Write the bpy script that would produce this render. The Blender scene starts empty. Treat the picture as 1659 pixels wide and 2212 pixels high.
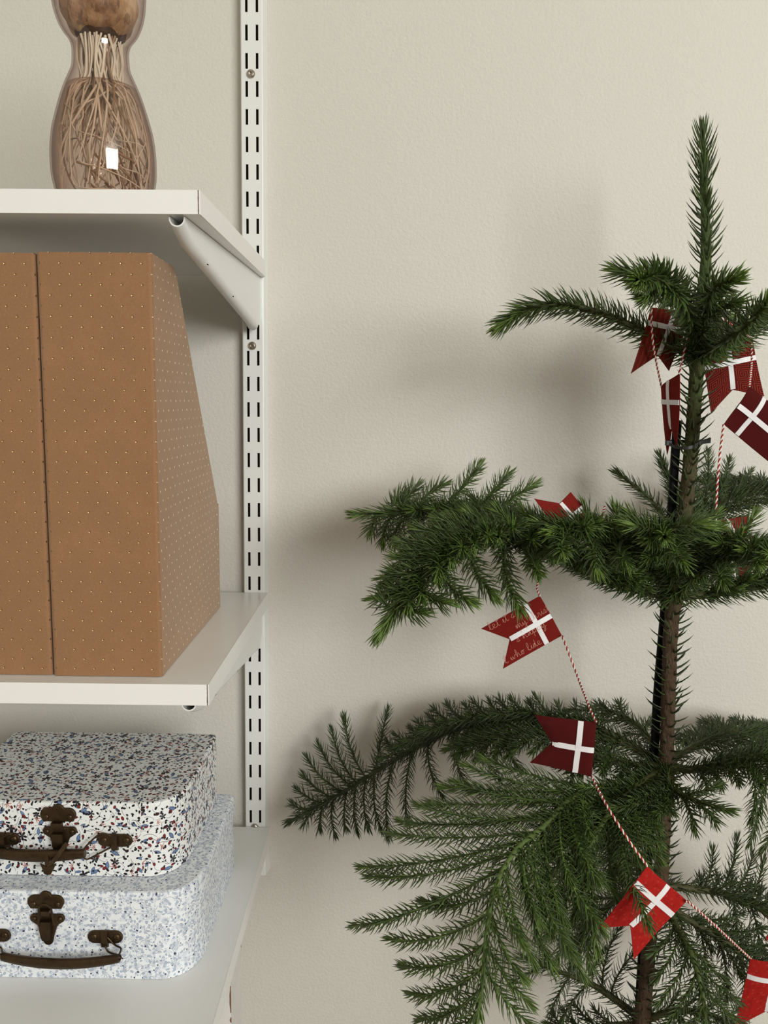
import bpy, math, random
import numpy as np
from mathutils import Vector

random.seed(11)
rng = np.random.default_rng(11)
scene = bpy.context.scene
C = scene.collection

# ------------------------------------------------------------------ camera
W_PX, H_PX = 1659, 2212
F_PX, PITCH, YAW, ROLL = 1863.38, .1302, -.0091, .0091
CAM = np.array([0., -1.113, 1.40])          # metres; the wall is the plane y = 0
cs, sn = math.cos, math.sin
_ex = np.array([cs(YAW), -sn(YAW), 0]); _ey = np.array([sn(YAW), cs(YAW), 0]); _ez = np.array([0, 0, 1.])
FWD = _ey*cs(PITCH) - _ez*sn(PITCH)
_u = _ey*sn(PITCH) + _ez*cs(PITCH)
RIGHT = _ex*cs(ROLL) + _u*sn(ROLL)
UPV = _u*cs(ROLL) - _ex*sn(ROLL)
cam_d = bpy.data.cameras.new('camera')
cam = bpy.data.objects.new('camera', cam_d); C.objects.link(cam)
from mathutils import Matrix
cam.matrix_world = Matrix(((RIGHT[0], UPV[0], -FWD[0], CAM[0]), (RIGHT[1], UPV[1], -FWD[1], CAM[1]),
                           (RIGHT[2], UPV[2], -FWD[2], CAM[2]), (0, 0, 0, 1)))
cam_d.sensor_fit = 'VERTICAL'; cam_d.sensor_height = 36.0; cam_d.sensor_width = 27.0
cam_d.lens = F_PX/H_PX*36.0
cam_d.clip_start = .02
scene.camera = cam

def ray(px, py):
    return FWD + RIGHT*(px-829.5)/F_PX - UPV*(py-1106)/F_PX
def at(px, py, Y):
    """point of the room seen at a pixel of the photograph, at distance -Y in front of the wall"""
    r = ray(px, py); return CAM + r*((Y-CAM[1])/r[1])

# ------------------------------------------------------------------ light
world = bpy.data.worlds.new('room_air'); scene.world = world
world.use_nodes = True
bg = world.node_tree.nodes['Background']
bg.inputs[0].default_value = (1.0, .83, .68, 1); bg.inputs[1].default_value = .28

def area(name, loc, target, sx, sy, power, col):
    d = bpy.data.lights.new(name, 'AREA'); d.shape = 'RECTANGLE'; d.size = sx; d.size_y = sy
    d.energy = power; d.color = col
    o = bpy.data.objects.new(name, d); C.objects.link(o); o.location = loc
    o.rotation_euler = (Vector(target)-Vector(loc)).to_track_quat('-Z', 'Y').to_euler()
    return o
area('window_daylight', (1.93, -3.35, 2.30), (.05, -.1, 1.25), 1.70, 1.80, 158, (.99, 1.0, .965))

scene.view_settings.view_transform = 'Standard'
scene.view_settings.look = 'None'
scene.view_settings.exposure = 0.0
scene.view_settings.gamma = 1.0
scene.view_settings.use_curve_mapping = False

# ------------------------------------------------------------------ materials
class G:
    """small helper for node graphs"""
    def __init__(s, name):
        s.m = bpy.data.materials.new(name); s.m.use_nodes = True
        s.t = s.m.node_tree; s.n = s.t.nodes; s.b = s.n['Principled BSDF']; s.out = s.n['Material Output']
    def node(s, typ, **kw):
        n = s.n.new(typ)
        for k, v in kw.items(): setattr(n, k, v)
        return n
    def put(s, sock, v):
        if isinstance(v, bpy.types.NodeSocket): s.t.links.new(v, sock)
        elif v is not None:
            if isinstance(v, (tuple, list)) and len(v) == 3 and len(sock.default_value) == 4: v = (*v, 1)
            sock.default_value = v
    def math(s, op, a, b=None, c=None):
        n = s.node('ShaderNodeMath', operation=op)
        s.put(n.inputs[0], a); s.put(n.inputs[1], b)
        if c is not None: s.put(n.inputs[2], c)
        return n.outputs[0]
    def vmath(s, op, a, b=None, scale=None):
        n = s.node('ShaderNodeVectorMath', operation=op)
        s.put(n.inputs[0], a)
        if b is not None: s.put(n.inputs[1], b)
        if scale is not None: s.put(n.inputs['Scale'], scale)
        return n.outputs[0]
    def mix(s, f, a, b):
        n = s.node('ShaderNodeMix', data_type='RGBA')
        s.put(n.inputs[0], f); s.put(n.inputs[6], a); s.put(n.inputs[7], b)
        return n.outputs[2]
    def sep(s, v):
        n = s.node('ShaderNodeSeparateXYZ'); s.put(n.inputs[0], v); return n.outputs
    def comb(s, x, y, z=0.):
        n = s.node('ShaderNodeCombineXYZ'); s.put(n.inputs[0], x); s.put(n.inputs[1], y); s.put(n.inputs[2], z); return n.outputs[0]
    def coord(s, which='Object'):
        return s.node('ShaderNodeTexCoord').outputs[which]
    def noise(s, vec, scale, detail=2., rough=.5):
        n = s.node('ShaderNodeTexNoise'); s.put(n.inputs['Vector'], vec)
        n.inputs['Scale'].default_value = scale; n.inputs['Detail'].default_value = detail; n.inputs['Roughness'].default_value = rough
        return n.outputs['Fac']
    def ramp(s, f, stops):
        n = s.node('ShaderNodeValToRGB'); s.put(n.inputs[0], f)
        el = n.color_ramp.elements
        while len(el) < len(stops): el.new(.5)
        for e, (p, c) in zip(el, stops): e.position = p; e.color = (*c, 1) if len(c) == 3 else c
        return n.outputs[0]
    def bump(s, h, dist, strength=1.):
        n = s.node('ShaderNodeBump'); s.put(n.inputs['Height'], h)
        n.inputs['Distance'].default_value = dist; n.inputs['Strength'].default_value = strength
        s.t.links.new(n.outputs[0], s.b.inputs['Normal'])
    def set(s, col=None, rough=None, metal=None, spec=None):
        if col is not None: s.put(s.b.inputs['Base Color'], col)
        if rough is not None: s.put(s.b.inputs['Roughness'], rough)
        if metal is not None: s.put(s.b.inputs['Metallic'], metal)
        if spec is not None: s.put(s.b.inputs['Specular IOR Level'], spec)
        return s

def plain(name, col, rough=.5, metal=0., spec=.5, var=.06, scale=60., bump=None):
    g = G(name); o = g.coord()
    f = g.noise(o, scale, 3.)
    c = g.mix(f, tuple(x*(1-var) for x in col), tuple(min(1, x*(1+var)) for x in col))
    g.set(c, rough, metal, spec)
    if bump: g.bump(g.noise(o, bump[0], 3.), bump[1])
    return g.m

def wall_mat():
    g = G('painted_wall'); o = g.coord()
    f = g.noise(o, 3., 3.)
    g.set(g.mix(f, (.632, .612, .552), (.664, .644, .586)), .55, 0., .35)
    h = g.math('ADD', g.noise(o, 250., 2., .5), g.math('MULTIPLY', g.noise(o, 620., 1.), .4))
    g.bump(h, .0008, .85)
    return g.m
M = {}
M['wall'] = wall_mat()
M['floor'] = plain('floor_boards', (.20, .145, .10), .5)
M['ceiling'] = plain('ceiling_paint', (.78, .76, .72), .8)
M['melamine'] = plain('white_melamine', (.80, .80, .775), .30, 0., .5, .012, 18., (700., .00004))
M['band'] = plain('white_edge_band', (.83, .83, .80), .42, 0., .4, .012, 30.)
M['gapline'] = plain('glue_line', (.16, .13, .10), .8)
M['powder'] = plain('white_powder_coat', (.79, .80, .775), .36, 0., .5, .01, 40., (900., .00003))
M['rail_dark'] = plain('recess_shade', (.018, .011, .008), .9, 0., .1)  # near-black in place of the shade inside the rail
M['steel'] = plain('screw_steel', (.50, .45, .38), .28, 1., .5, .15, 400.)
M['old_paint'] = plain('old_white_paint', (.70, .69, .66), .35, 0., .5, .10, 35., (60., .0006))
M['chip'] = plain('bare_wood_chip', (.17, .075, .04), .8)

def kraft():
    g = G('gold_dotted_kraft'); uv = g.coord('UV'); o = g.coord()
    f1 = g.noise(o, 30., 4.); f2 = g.noise(o, 900., 3., .7)
    st = g.noise(g.vmath('MULTIPLY', o, (1., 1., .35)), 1500., 2., .6)
    c = g.mix(f1, (.262, .138, .066), (.316, .170, .083))
    c = g.mix(g.math('MULTIPLY', g.math('GREATER_THAN', f2, .58), .36), c, (.19, .085, .035))
    c = g.mix(g.math('MULTIPLY', g.math('GREATER_THAN', st, .64), .13), c, (.62, .42, .25))
    # staggered grid of foil dots pressed into the board
    x, y, _ = g.sep(uv)
    P, Q, R = .01745, .01775, .00092
    def grid(ox, oy):
        a = g.math('SUBTRACT', g.math('FLOORED_MODULO', g.math('ADD', x, ox), P), P/2)
        b = g.math('SUBTRACT', g.math('FLOORED_MODULO', g.math('ADD', y, oy), Q), Q/2)
        return g.math('SQRT', g.math('ADD', g.math('MULTIPLY', a, a), g.math('MULTIPLY', b, b)))
    d = g.math('MINIMUM', grid(.0, .0), grid(P/2, Q/2))
    dot = g.math('LESS_THAN', d, R)
    g.set(g.mix(dot, c, (.42, .27, .12)), g.math('SUBTRACT', .72, g.math('MULTIPLY', dot, .40)), g.math('MULTIPLY', dot, .9), .25)
    g.b.inputs['Sheen Weight'].default_value = 1.; g.b.inputs['Sheen Roughness'].default_value = .30; g.b.inputs['Sheen Tint'].default_value = (1., .90, .78, 1)
    pit = g.math('MULTIPLY', g.math('MINIMUM', g.math('DIVIDE', d, R*1.25), 1.), 1.)
    h = g.math('ADD', pit, g.math('MULTIPLY', f2, .10))
    g.bump(h, .0006, 1.)
    return g.m
M['kraft'] = kraft()
M['kraft_edge'] = plain('kraft_board_cut', (.30, .17, .085), .85)

def floral(name, paper, layers, var=.03):
    """printed paper: each layer strews one motif over the sheet, in the paper's own UV metres"""
    g = G(name); uv = g.vmath('SCALE', g.coord('UV'), scale=1/1.3)
    col = g.mix(g.noise(uv, 9., 2.), tuple(c*(1-var) for c in paper), paper)
    for k, L in enumerate(layers):
        sc = 1./L['cell']
        p = g.vmath('ADD', uv, (.137*k+.05, .071*k*k+.03, 0.))
        v = g.node('ShaderNodeTexVoronoi', voronoi_dimensions='2D', feature='F1')
        g.put(v.inputs['Vector'], p); v.inputs['Scale'].default_value = sc; v.inputs['Randomness'].default_value = L.get('rand', .85)
        d = g.vmath('SUBTRACT', p, v.outputs['Position'])
        dx, dy, _ = g.sep(d)
        rc = g.node('ShaderNodeSeparateColor'); g.put(rc.inputs[0], v.outputs['Color'])
        a = g.math('MULTIPLY', rc.outputs[0], 6.2832)
        ca, sa = g.math('COSINE', a), g.math('SINE', a)
        X = g.math('ADD', g.math('MULTIPLY', dx, ca), g.math('MULTIPLY', dy, sa))
        Y = g.math('SUBTRACT', g.math('MULTIPLY', dy, ca), g.math('MULTIPLY', dx, sa))
        sz = g.math('ADD', .75, g.math('MULTIPLY', rc.outputs[2], .5))
        X = g.math('DIVIDE', X, sz); Y = g.math('DIVIDE', Y, sz)
        kind = L['kind']; A, B = L['a'], L.get('b', L['a'])
        if kind == 'berry':
            e = g.math('ADD', g.math('POWER', g.math('ABSOLUTE', g.math('DIVIDE', X, A)), 2.), g.math('POWER', g.math('ABSOLUTE', g.math('DIVIDE', Y, B)), 2.))
            m = g.math('LESS_THAN', e, 1.)
            c = g.mix(g.math('LESS_THAN', e, .62), L['col2'], L['col']) if 'col2' in L else L['col']
        elif kind == 'leaf':
            q = g.math('DIVIDE', X, A)
            edge = g.math('MULTIPLY', g.math('SUBTRACT', 1., g.math('MULTIPLY', q, q)), B)
            ay = g.math('ABSOLUTE', Y)
            m = g.math('MULTIPLY', g.math('LESS_THAN', ay, edge), g.math('LESS_THAN', g.math('ABSOLUTE', q), 1.))
            inner = g.math('LESS_THAN', ay, g.math('MULTIPLY', edge, .74))
            vein = g.math('LESS_THAN', g.math('ABSOLUTE', g.math('SUBTRACT', ay, g.math('MULTIPLY', edge, .38))), B*.10)
            c = g.mix(g.math('MULTIPLY', inner, g.math('SUBTRACT', 1., vein)), L['col2'], L['col'])
        elif kind == 'star':
            th = g.math('ARCTAN2', Y, X); r = g.math('SQRT', g.math('ADD', g.math('MULTIPLY', X, X), g.math('MULTIPLY', Y, Y)))
            pet = g.math('POWER', g.math('ABSOLUTE', g.math('COSINE', g.math('MULTIPLY', th, L.get('n', 5)/2.))), L.get('sharp', 1.))
            m = g.math('LESS_THAN', r, g.math('MULTIPLY', pet, A))
            if L.get('half'): m = g.math('MULTIPLY', m, g.math('GREATER_THAN', X, -A*.15))
            c = g.mix(g.math('GREATER_THAN', g.math('DIVIDE', r, A), .45), L.get('col2', L['col']), L['col'])
        elif kind == 'stem':
            yy = g.math('SUBTRACT', Y, g.math('MULTIPLY', g.math('MULTIPLY', X, X), L['bend']))
            m = g.math('MULTIPLY', g.math('LESS_THAN', g.math('ABSOLUTE', yy), B), g.math('LESS_THAN', g.math('ABSOLUTE', X), A))
            c = L['col']
        m = g.math('MULTIPLY', m, g.math('LESS_THAN', rc.outputs[1], L.get('share', 1.)))
        if 'alpha' in L: m = g.math('MULTIPLY', m, L['alpha'])
        col = g.mix(m, col, c)
    g.set(col, .5, 0., .35)
    g.bump(g.noise(uv, 900., 2.), .00008)
    return g.m
BK, RD, BL, PK, GY = (.012, .010, .016), (.20, .018, .016), (.10, .18, .36), (.60, .30, .26), (.42, .44, .44)
M['floral'] = floral('berry_print_paper', (.80, .82, .81), [
    dict(kind='stem', cell=.0090, a=.0040, b=.00017, bend=120., col=(.10, .09, .09)),
    dict(kind='stem', cell=.0115, a=.0046, b=.00017, bend=-90., col=(.10, .09, .09)),
    dict(kind='berry', cell=.0080, a=.0007, b=.0007, col=(.55, .58, .60), share=.7),
    dict(kind='star', cell=.0170, a=.0034, n=7, sharp=2.2, half=True, col=PK, col2=(.33, .07, .05), share=.9),
    dict(kind='leaf', cell=.0125, a=.0034, b=.00135, col=(.17, .26, .42), col2=(.035, .055, .13), share=.6),
    dict(kind='leaf', cell=.0210, a=.0036, b=.0014, col=(.20, .31, .50), col2=(.03, .05, .15), rand=1., share=.9),
    dict(kind='berry', cell=.0085, a=.0016, b=.00105, col=RD, col2=(.03, .006, .006), share=.8),
    dict(kind='berry', cell=.0066, a=.00125, b=.00078, col=BK, share=.95),
    dict(kind='berry', cell=.0050, a=.00090, b=.00068, col=BK, share=.85),
    dict(kind='star', cell=.0190, a=.0031, n=5, sharp=.8, col=BK, share=.85),
])
M['floral_pale'] = floral('pale_blossom_paper', (.80, .83, .86), [
    dict(kind='star', cell=.0080, a=.0042, n=9, sharp=.6, half=True, col=(.55, .60, .68), col2=(.66, .70, .77), share=.9, alpha=.75),
    dict(kind='star', cell=.0105, a=.0040, n=11, sharp=1.4, half=True, col=(.36, .40, .47), col2=(.45, .49, .57), rand=1., share=.9, alpha=.6),
    dict(kind='stem', cell=.0085, a=.0036, b=.00013, bend=140., col=(.22, .24, .29)),
    dict(kind='berry', cell=.0042, a=.00115, b=.00080, col=(.42, .49, .60), col2=(.27, .32, .42), share=.85),
    dict(kind='berry', cell=.0050, a=.00105, b=.00075, col=(.47, .52, .62), col2=(.33, .36, .45), share=.8),
    dict(kind='berry', cell=.0078, a=.00060, b=.00050, col=(.04, .035, .07), share=.75),
    dict(kind='berry', cell=.0150, a=.00085, b=.0007, col=(.05, .05, .12), share=.8),
], .02)
def brass():
    g = G('antique_brass'); o = g.coord()
    f = g.noise(o, 120., 4., .65)
    g.set(g.mix(f, (.030, .018, .010), (.110, .070, .036)), g.math('ADD', .26, g.math('MULTIPLY', f, .25)), .85, .5)
    g.bump(g.noise(o, 700., 2.), .00012)
    return g.m
M['brass'] = brass()

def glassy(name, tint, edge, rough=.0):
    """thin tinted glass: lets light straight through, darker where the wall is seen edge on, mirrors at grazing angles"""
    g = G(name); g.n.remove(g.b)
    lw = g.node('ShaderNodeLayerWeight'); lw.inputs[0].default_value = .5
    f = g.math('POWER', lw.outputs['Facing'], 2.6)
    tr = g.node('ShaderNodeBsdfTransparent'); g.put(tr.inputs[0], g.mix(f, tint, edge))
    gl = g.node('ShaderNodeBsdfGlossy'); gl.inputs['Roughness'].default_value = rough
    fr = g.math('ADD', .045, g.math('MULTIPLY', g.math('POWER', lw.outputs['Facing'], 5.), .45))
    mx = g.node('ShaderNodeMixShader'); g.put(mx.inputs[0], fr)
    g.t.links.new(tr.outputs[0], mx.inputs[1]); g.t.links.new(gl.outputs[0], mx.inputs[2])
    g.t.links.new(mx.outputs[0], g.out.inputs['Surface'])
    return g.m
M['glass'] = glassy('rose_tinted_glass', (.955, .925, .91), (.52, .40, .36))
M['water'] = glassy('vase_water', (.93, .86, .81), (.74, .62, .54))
def bulb_mat():
    g = G('papery_bulb_skin'); o = g.coord()
    st = g.noise(g.vmath('MULTIPLY', o, (1., 1., .22)), 150., 4., .6); f = g.noise(o, 45., 4., .6)
    c = g.ramp(f, [(.22, (.05, .024, .011)), (.40, (.27, .145, .07)), (.56, (.50, .33, .18)), (.75, (.72, .56, .37))])
    c = g.mix(g.math('MULTIPLY', g.math('GREATER_THAN', st, .58), .55), c, (.09, .04, .018))
    g.set(c, .45, 0., .4); g.bump(st, .002)
    return g.m
M['bulb'] = bulb_mat()
M['root'] = plain('pale_root', (.82, .74, .60), .5, 0., .4, .25, 45.)
M['root_old'] = plain('brown_root', (.36, .245, .155), .6, 0., .3, .3, 60.)
M['root_plate'] = plain('dark_basal_plate', (.06, .035, .022), .8, 0., .2, .4, 200., (300., .001))

def needle_mat():
    g = G('pine_needle'); o = g.coord()
    t = g.node('ShaderNodeAttribute', attribute_name='tint').outputs['Fac']
    f = g.noise(o, 55., 2.)
    t = g.math('ADD', t, g.math('MULTIPLY', g.math('SUBTRACT', f, .5), .30))
    g.set(g.ramp(t, [(.0, (.020, .030, .009)), (.35, (.046, .076, .016)), (.62, (.088, .145, .028)), (.9, (.17, .27, .050))]), .42, 0., .45)
    return g.m
M['needle'] = needle_mat()
def twig_mat():
    g = G('green_twig'); o = g.coord()
    t = g.node('ShaderNodeAttribute', attribute_name='tint').outputs['Fac']
    f = g.noise(o, 160., 3.)
    c = g.ramp(t, [(.0, (.060, .040, .018)), (.4, (.070, .090, .026)), (1., (.19, .33, .085))])
    g.set(g.mix(g.math('MULTIPLY', f, .5), c, (.045, .040, .016)), .6, 0., .3); g.bump(f, .0008)
    return g.m
M['twig'] = twig_mat()
def bark():
    g = G('young_pine_bark'); o = g.coord()
    z = g.sep(o)[2]
    h = g.math('ADD', g.math('DIVIDE', g.math('SUBTRACT', z, 1.10), .38), g.math('MULTIPLY', g.math('SUBTRACT', g.noise(o, 60., 3.), .5), .75))
    f = g.noise(g.vmath('MULTIPLY', o, (1., 1., .45)), 210., 4., .65)
    c = g.ramp(h, [(.0, (.105, .062, .034)), (.42, (.105, .078, .036)), (.72, (.090, .105, .032)), (1., (.080, .140, .035))])
    g.set(g.mix(g.math('MULTIPLY', f, .75), c, (.026, .016, .009)), .7, 0., .3)
    g.bump(f, .0055)
    return g.m
M['bark'] = bark()
M['stake'] = plain('black_stake', (.006, .006, .007), .7, 0., .12, .2, 90.)
M['tie'] = plain('black_tie_plastic', (.016, .018, .016), .4, 0., .5, .1, 90.)

def cloth(name, col, mode='plain'):
    g = G(name); uv = g.coord('UV')
    wv = g.math('MULTIPLY', g.math('SINE', g.math('MULTIPLY', g.sep(uv)[0], 9000.)), g.math('SINE', g.math('MULTIPLY', g.sep(uv)[1], 9000.)))
    f = g.noise(uv, 240., 3.)
    dk = tuple(c*.72 for c in col)
    c = g.mix(f, dk, col)
    if mode == 'squares':                    # concentric squares printed on the cloth
        p = .0155
        a = g.math('ABSOLUTE', g.math('SUBTRACT', g.math('FLOORED_MODULO', g.sep(uv)[0], p), p/2))
        b = g.math('ABSOLUTE', g.math('SUBTRACT', g.math('FLOORED_MODULO', g.sep(uv)[1], p), p/2))
        r = g.math('MAXIMUM', a, b)
        ln = g.math('LESS_THAN', g.math('FLOORED_MODULO', r, .0021), .00055)
        c = g.mix(g.math('MULTIPLY', ln, .8), c, (.36, .055, .026))
    elif mode == 'mottled':
        v = g.noise(uv, 190., 4., .7)
        c = g.mix(g.math('MULTIPLY', g.math('GREATER_THAN', v, .55), .45), c, tuple(x*.5 for x in col))
        d = g.node('ShaderNodeTexVoronoi', voronoi_dimensions='2D'); g.put(d.inputs['Vector'], uv); d.inputs['Scale'].default_value = 150.
        c = g.mix(g.math('MULTIPLY', g.math('LESS_THAN', d.outputs['Distance'], .16), .13), c, (.80, .16, .13))
    elif mode == 'stripes':
        s_ = g.math('SINE', g.math('MULTIPLY', g.math('ADD', g.sep(uv)[1], g.math('MULTIPLY', f, .003)), 1100.))
        c = g.mix(g.math('MULTIPLY', g.math('GREATER_THAN', s_, .1), .5), c, tuple(x*1.9 for x in col))
    g.set(c, .85, 0., .15); g.bump(wv, .0001)
    return g.m
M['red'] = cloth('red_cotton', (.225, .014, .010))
M['red_shaded'] = cloth('shaded_red_cotton', (.085, .006, .006))  # the red cotton again, with shade put into its colour
M['red_bright'] = cloth('mottled_red_cotton', (.46, .016, .012), 'mottled')
M['red_squares'] = cloth('square_print_cotton', (.115, .009, .008), 'squares')
M['red_stripes'] = cloth('striped_red_cotton', (.135, .014, .008), 'stripes')
M['ribbon'] = plain('white_satin_ribbon', (.74, .73, .74), .38, 0., .5, .03, 300., (1500., .00006))
M['twine_red'] = plain('red_twine', (.33, .022, .018), .8, 0., .2, .2, 900.)
M['twine_white'] = plain('white_twine', (.78, .74, .68), .8, 0., .2, .1, 900.)
M['ink'] = plain('pink_print', (.62, .26, .20), .8, 0., .2, .05)

# ------------------------------------------------------------------ mesh helpers
def link(name, me, mats, parent=None):
    o = bpy.data.objects.new(name, me); C.objects.link(o)
    for m in mats: me.materials.append(m)
    if parent is not None: o.parent = parent
    return o
def tag(o, label=None, cat=None, group=None, kind=None):
    if label: o['label'] = label
    if cat: o['category'] = cat
    if group: o['group'] = group
    if kind: o['kind'] = kind
    return o
def empty(name, label, cat, loc=(0, 0, 0), group=None):
    o = bpy.data.objects.new(name, None); C.objects.link(o); o.location = loc; o.empty_display_size = .02
    return tag(o, label, cat, group)

class MB:
    """collects polygons in world metres; build() links them as one mesh object (stored relative to its parent)"""
    def __init__(s): s.v = []; s.f = []; s.mi = []; s.uv = []; s.sm = []
    def add(s, vs, fs, mi=0, uvs=None, smooth=False):
        k = len(s.v); s.v += [tuple(map(float, p)) for p in vs]
        for i, f in enumerate(fs):
            s.f.append([k+j for j in f]); s.mi.append(mi); s.sm.append(smooth)
            s.uv.append(uvs[i] if uvs else [(0., 0.)]*len(f))
    def box(s, a, b, mi=0, bev=0.):
        (x0, y0, z0), (x1, y1, z1) = a, b
        if bev <= 0:
            vs = [(x, y, z) for x in (x0, x1) for y in (y0, y1) for z in (z0, z1)]
            s.add(vs, [(0, 1, 3, 2), (4, 6, 7, 5), (0, 4, 5, 1), (2, 3, 7, 6), (0, 2, 6, 4), (1, 5, 7, 3)], mi)
            return
        bm = bmesh.new()
        bmesh.ops.create_cube(bm, size=1.)
        for v in bm.verts: v.co = Vector(((x0+x1)/2+v.co.x*(x1-x0), (y0+y1)/2+v.co.y*(y1-y0), (z0+z1)/2+v.co.z*(z1-z0)))
        bmesh.ops.bevel(bm, geom=bm.edges[:], offset=bev, segments=2, profile=.6, affect='EDGES')
        bm.verts.index_update()
        s.add([v.co[:] for v in bm.verts], [[v.index for v in f.verts] for f in bm.faces], mi); bm.free()
    def loft(s, rings, mi=0, cap0=True, cap1=True, smooth=False, closed=True, uvs=None):
        n = len(rings[0]); vs = [p for r in rings for p in r]; fs = []; fu = []
        for i in range(len(rings)-1):
            for j in range(n if closed else n-1):
                q = [(i, j), (i, j+1), (i+1, j+1), (i+1, j)]
                fs.append([a*n + b % n for a, b in q])
                if uvs: fu.append([uvs[a][b] for a, b in q])
        s.add(vs, fs, mi, fu if uvs else None, smooth)
        if cap0: s.add(rings[0], [list(range(n))[::-1]], mi)
        if cap1: s.add(rings[-1], [list(range(n))], mi)
    def tube(s, pts, rad, sides=8, mi=0, smooth=True, caps=True):
        V, R = tube_rings(np.array(pts, float), rad, sides)
        s.loft([[tuple(p) for p in r] for r in V], mi, caps, caps, smooth)
    def prism(s, outline, origin, ax, ay, n, t, bev=.0, mi=0, uv=False):
        """outline in the (ax, ay) plane at origin, pushed out by t along n, its front edge rounded by bev"""
        o, ax, ay, n = map(lambda q: np.array(q, float), (origin, ax, ay, n))
        c = np.mean(np.array(outline), 0)
        P = lambda q, h: tuple(o + ax*q[0] + ay*q[1] + n*h)
        def inset(d):
            r = []; m = len(outline)
            for i in range(m):
                a, b, e = (np.array(outline[(i+k) % m], float) for k in (-1, 0, 1))
                d1 = (b-a)/max(1e-9, np.linalg.norm(b-a)); d2 = (e-b)/max(1e-9, np.linalg.norm(e-b))
                nn = np.array([-(d1+d2)[1], (d1+d2)[0]]); nn /= max(1e-9, np.linalg.norm(nn))
                k = max(.55, abs(float(nn @ np.array([-d1[1], d1[0]]))))
                r.append(b + nn*d/k)
            return r
        area_ = sum(outline[i-1][0]*outline[i][1]-outline[i][0]*outline[i-1][1] for i in range(len(outline)))
        sg = 1 if area_ > 0 else -1
        rings = [[P(q, 0) for q in outline], [P(q, t-bev) for q in outline]]
        q2 = [tuple(q) for q in outline]
        if bev > 0:
            qm = inset(sg*bev*.3); rings.append([P(q, t-bev*.3) for q in qm])
            q2 = inset(sg*bev); rings.append([P(q, t) for q in q2])
        s.loft(rings, mi, False, False)
        for hh, qq in ((0, outline), (None, q2)):
            r = rings[0] if hh == 0 else rings[-1]
            k = len(s.v); s.v += [tuple(map(float, p)) for p in r]
            s.f.append(list(range(k, k+len(r)))); s.mi.append(mi); s.sm.append(False)
            s.uv.append([tuple(map(float, q)) for q in qq])
    def build(s, name, mats, parent=None, origin=None):
        if origin is None:
            origin = (0, 0, 0)
            if parent is not None: origin = parent.location if parent.parent is None else parent.parent.location
        ox, oy, oz = origin
        me = bpy.data.meshes.new(name)
        me.from_pydata([(x-ox, y-oy, z-oz) for x, y, z in s.v], [], s.f)
        me.polygons.foreach_set('material_index', s.mi); me.polygons.foreach_set('use_smooth', s.sm)
        if any(u != (0., 0.) for q in s.uv for u in q):
            l = me.uv_layers.new(name='UVMap'); l.data.foreach_set('uv', [c for q in s.uv for u in q for c in u])
        me.validate(); me.update()
        bm = bmesh.new(); bm.from_mesh(me); bmesh.ops.recalc_face_normals(bm, faces=bm.faces[:]); bm.to_mesh(me); bm.free()
        o = link(name, me, mats if isinstance(mats, (list, tuple)) else [mats], parent)
        if parent is None: o.location = origin
        return o

import bmesh
def unit(v): return v/np.maximum(1e-12, np.linalg.norm(v, axis=-1, keepdims=True))
def smooth_curve(pts, n):
    """Catmull-Rom through pts, resampled evenly to n points"""
    P = np.array(pts, float)
    if len(P) == 2: return P[0] + (P[1]-P[0])*np.linspace(0, 1, n)[:, None]
    E = np.vstack([2*P[0]-P[1], P, 2*P[-1]-P[-2]]); out = []
    for i in range(1, len(E)-2):
        t = np.linspace(0, 1, 24, endpoint=False)[:, None]; a, b, c, d = E[i-1:i+3]
        out.append(.5*(2*b + (c-a)*t + (2*a-5*b+4*c-d)*t**2 + (3*b-a-3*c+d)*t**3))
    Q = np.vstack(out+[P[-1:]])
    L = np.r_[0, np.cumsum(np.linalg.norm(np.diff(Q, axis=0), axis=1))]
    s = np.linspace(0, L[-1], n)
    return np.stack([np.interp(s, L, Q[:, k]) for k in range(3)], 1)
def frames(P):
    T = unit(np.gradient(P, axis=0)); N = np.zeros_like(T)
    a = np.array([0, 0, 1.]) if abs(T[0][2]) < .9 else np.array([1., 0, 0])
    n = unit(a - T[0]*(a @ T[0])); N[0] = n
    for i in range(1, len(P)):
        n = n - T[i]*(n @ T[i]); n = n/max(1e-9, np.linalg.norm(n)); N[i] = n
    return T, N, np.cross(T, N)
def tube_rings(P, rad, sides):
    T, N, B = frames(P); R = np.broadcast_to(np.array(rad, float), (len(P),))
    th = np.linspace(0, 2*np.pi, sides, endpoint=False)
    V = P[:, None, :] + R[:, None, None]*(np.cos(th)[None, :, None]*N[:, None, :] + np.sin(th)[None, :, None]*B[:, None, :])
    return V, R

# ------------------------------------------------------------------ the room
def struct(name, mb, m):
    return tag(mb.build(name, m), kind='structure')
b = MB(); b.box((-1.6, 0, -.02), (2.4, .12, 2.62)); struct('wall_back', b, M['wall'])
b = MB(); b.box((-1.6, -4.6, -.02), (-1.48, 0, 2.62)); struct('light_block_left', b, M['wall'])  # unseen wall, added to cut off ambient light from the left
b = MB(); b.box((-1.6, -4.6, -.10), (2.4, .12, 0)); struct('floor', b, M['floor'])
b = MB(); b.box((-1.6, -4.6, 2.60), (2.4, .12, 2.70)); struct('ceiling', b, M['ceiling'])

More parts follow.
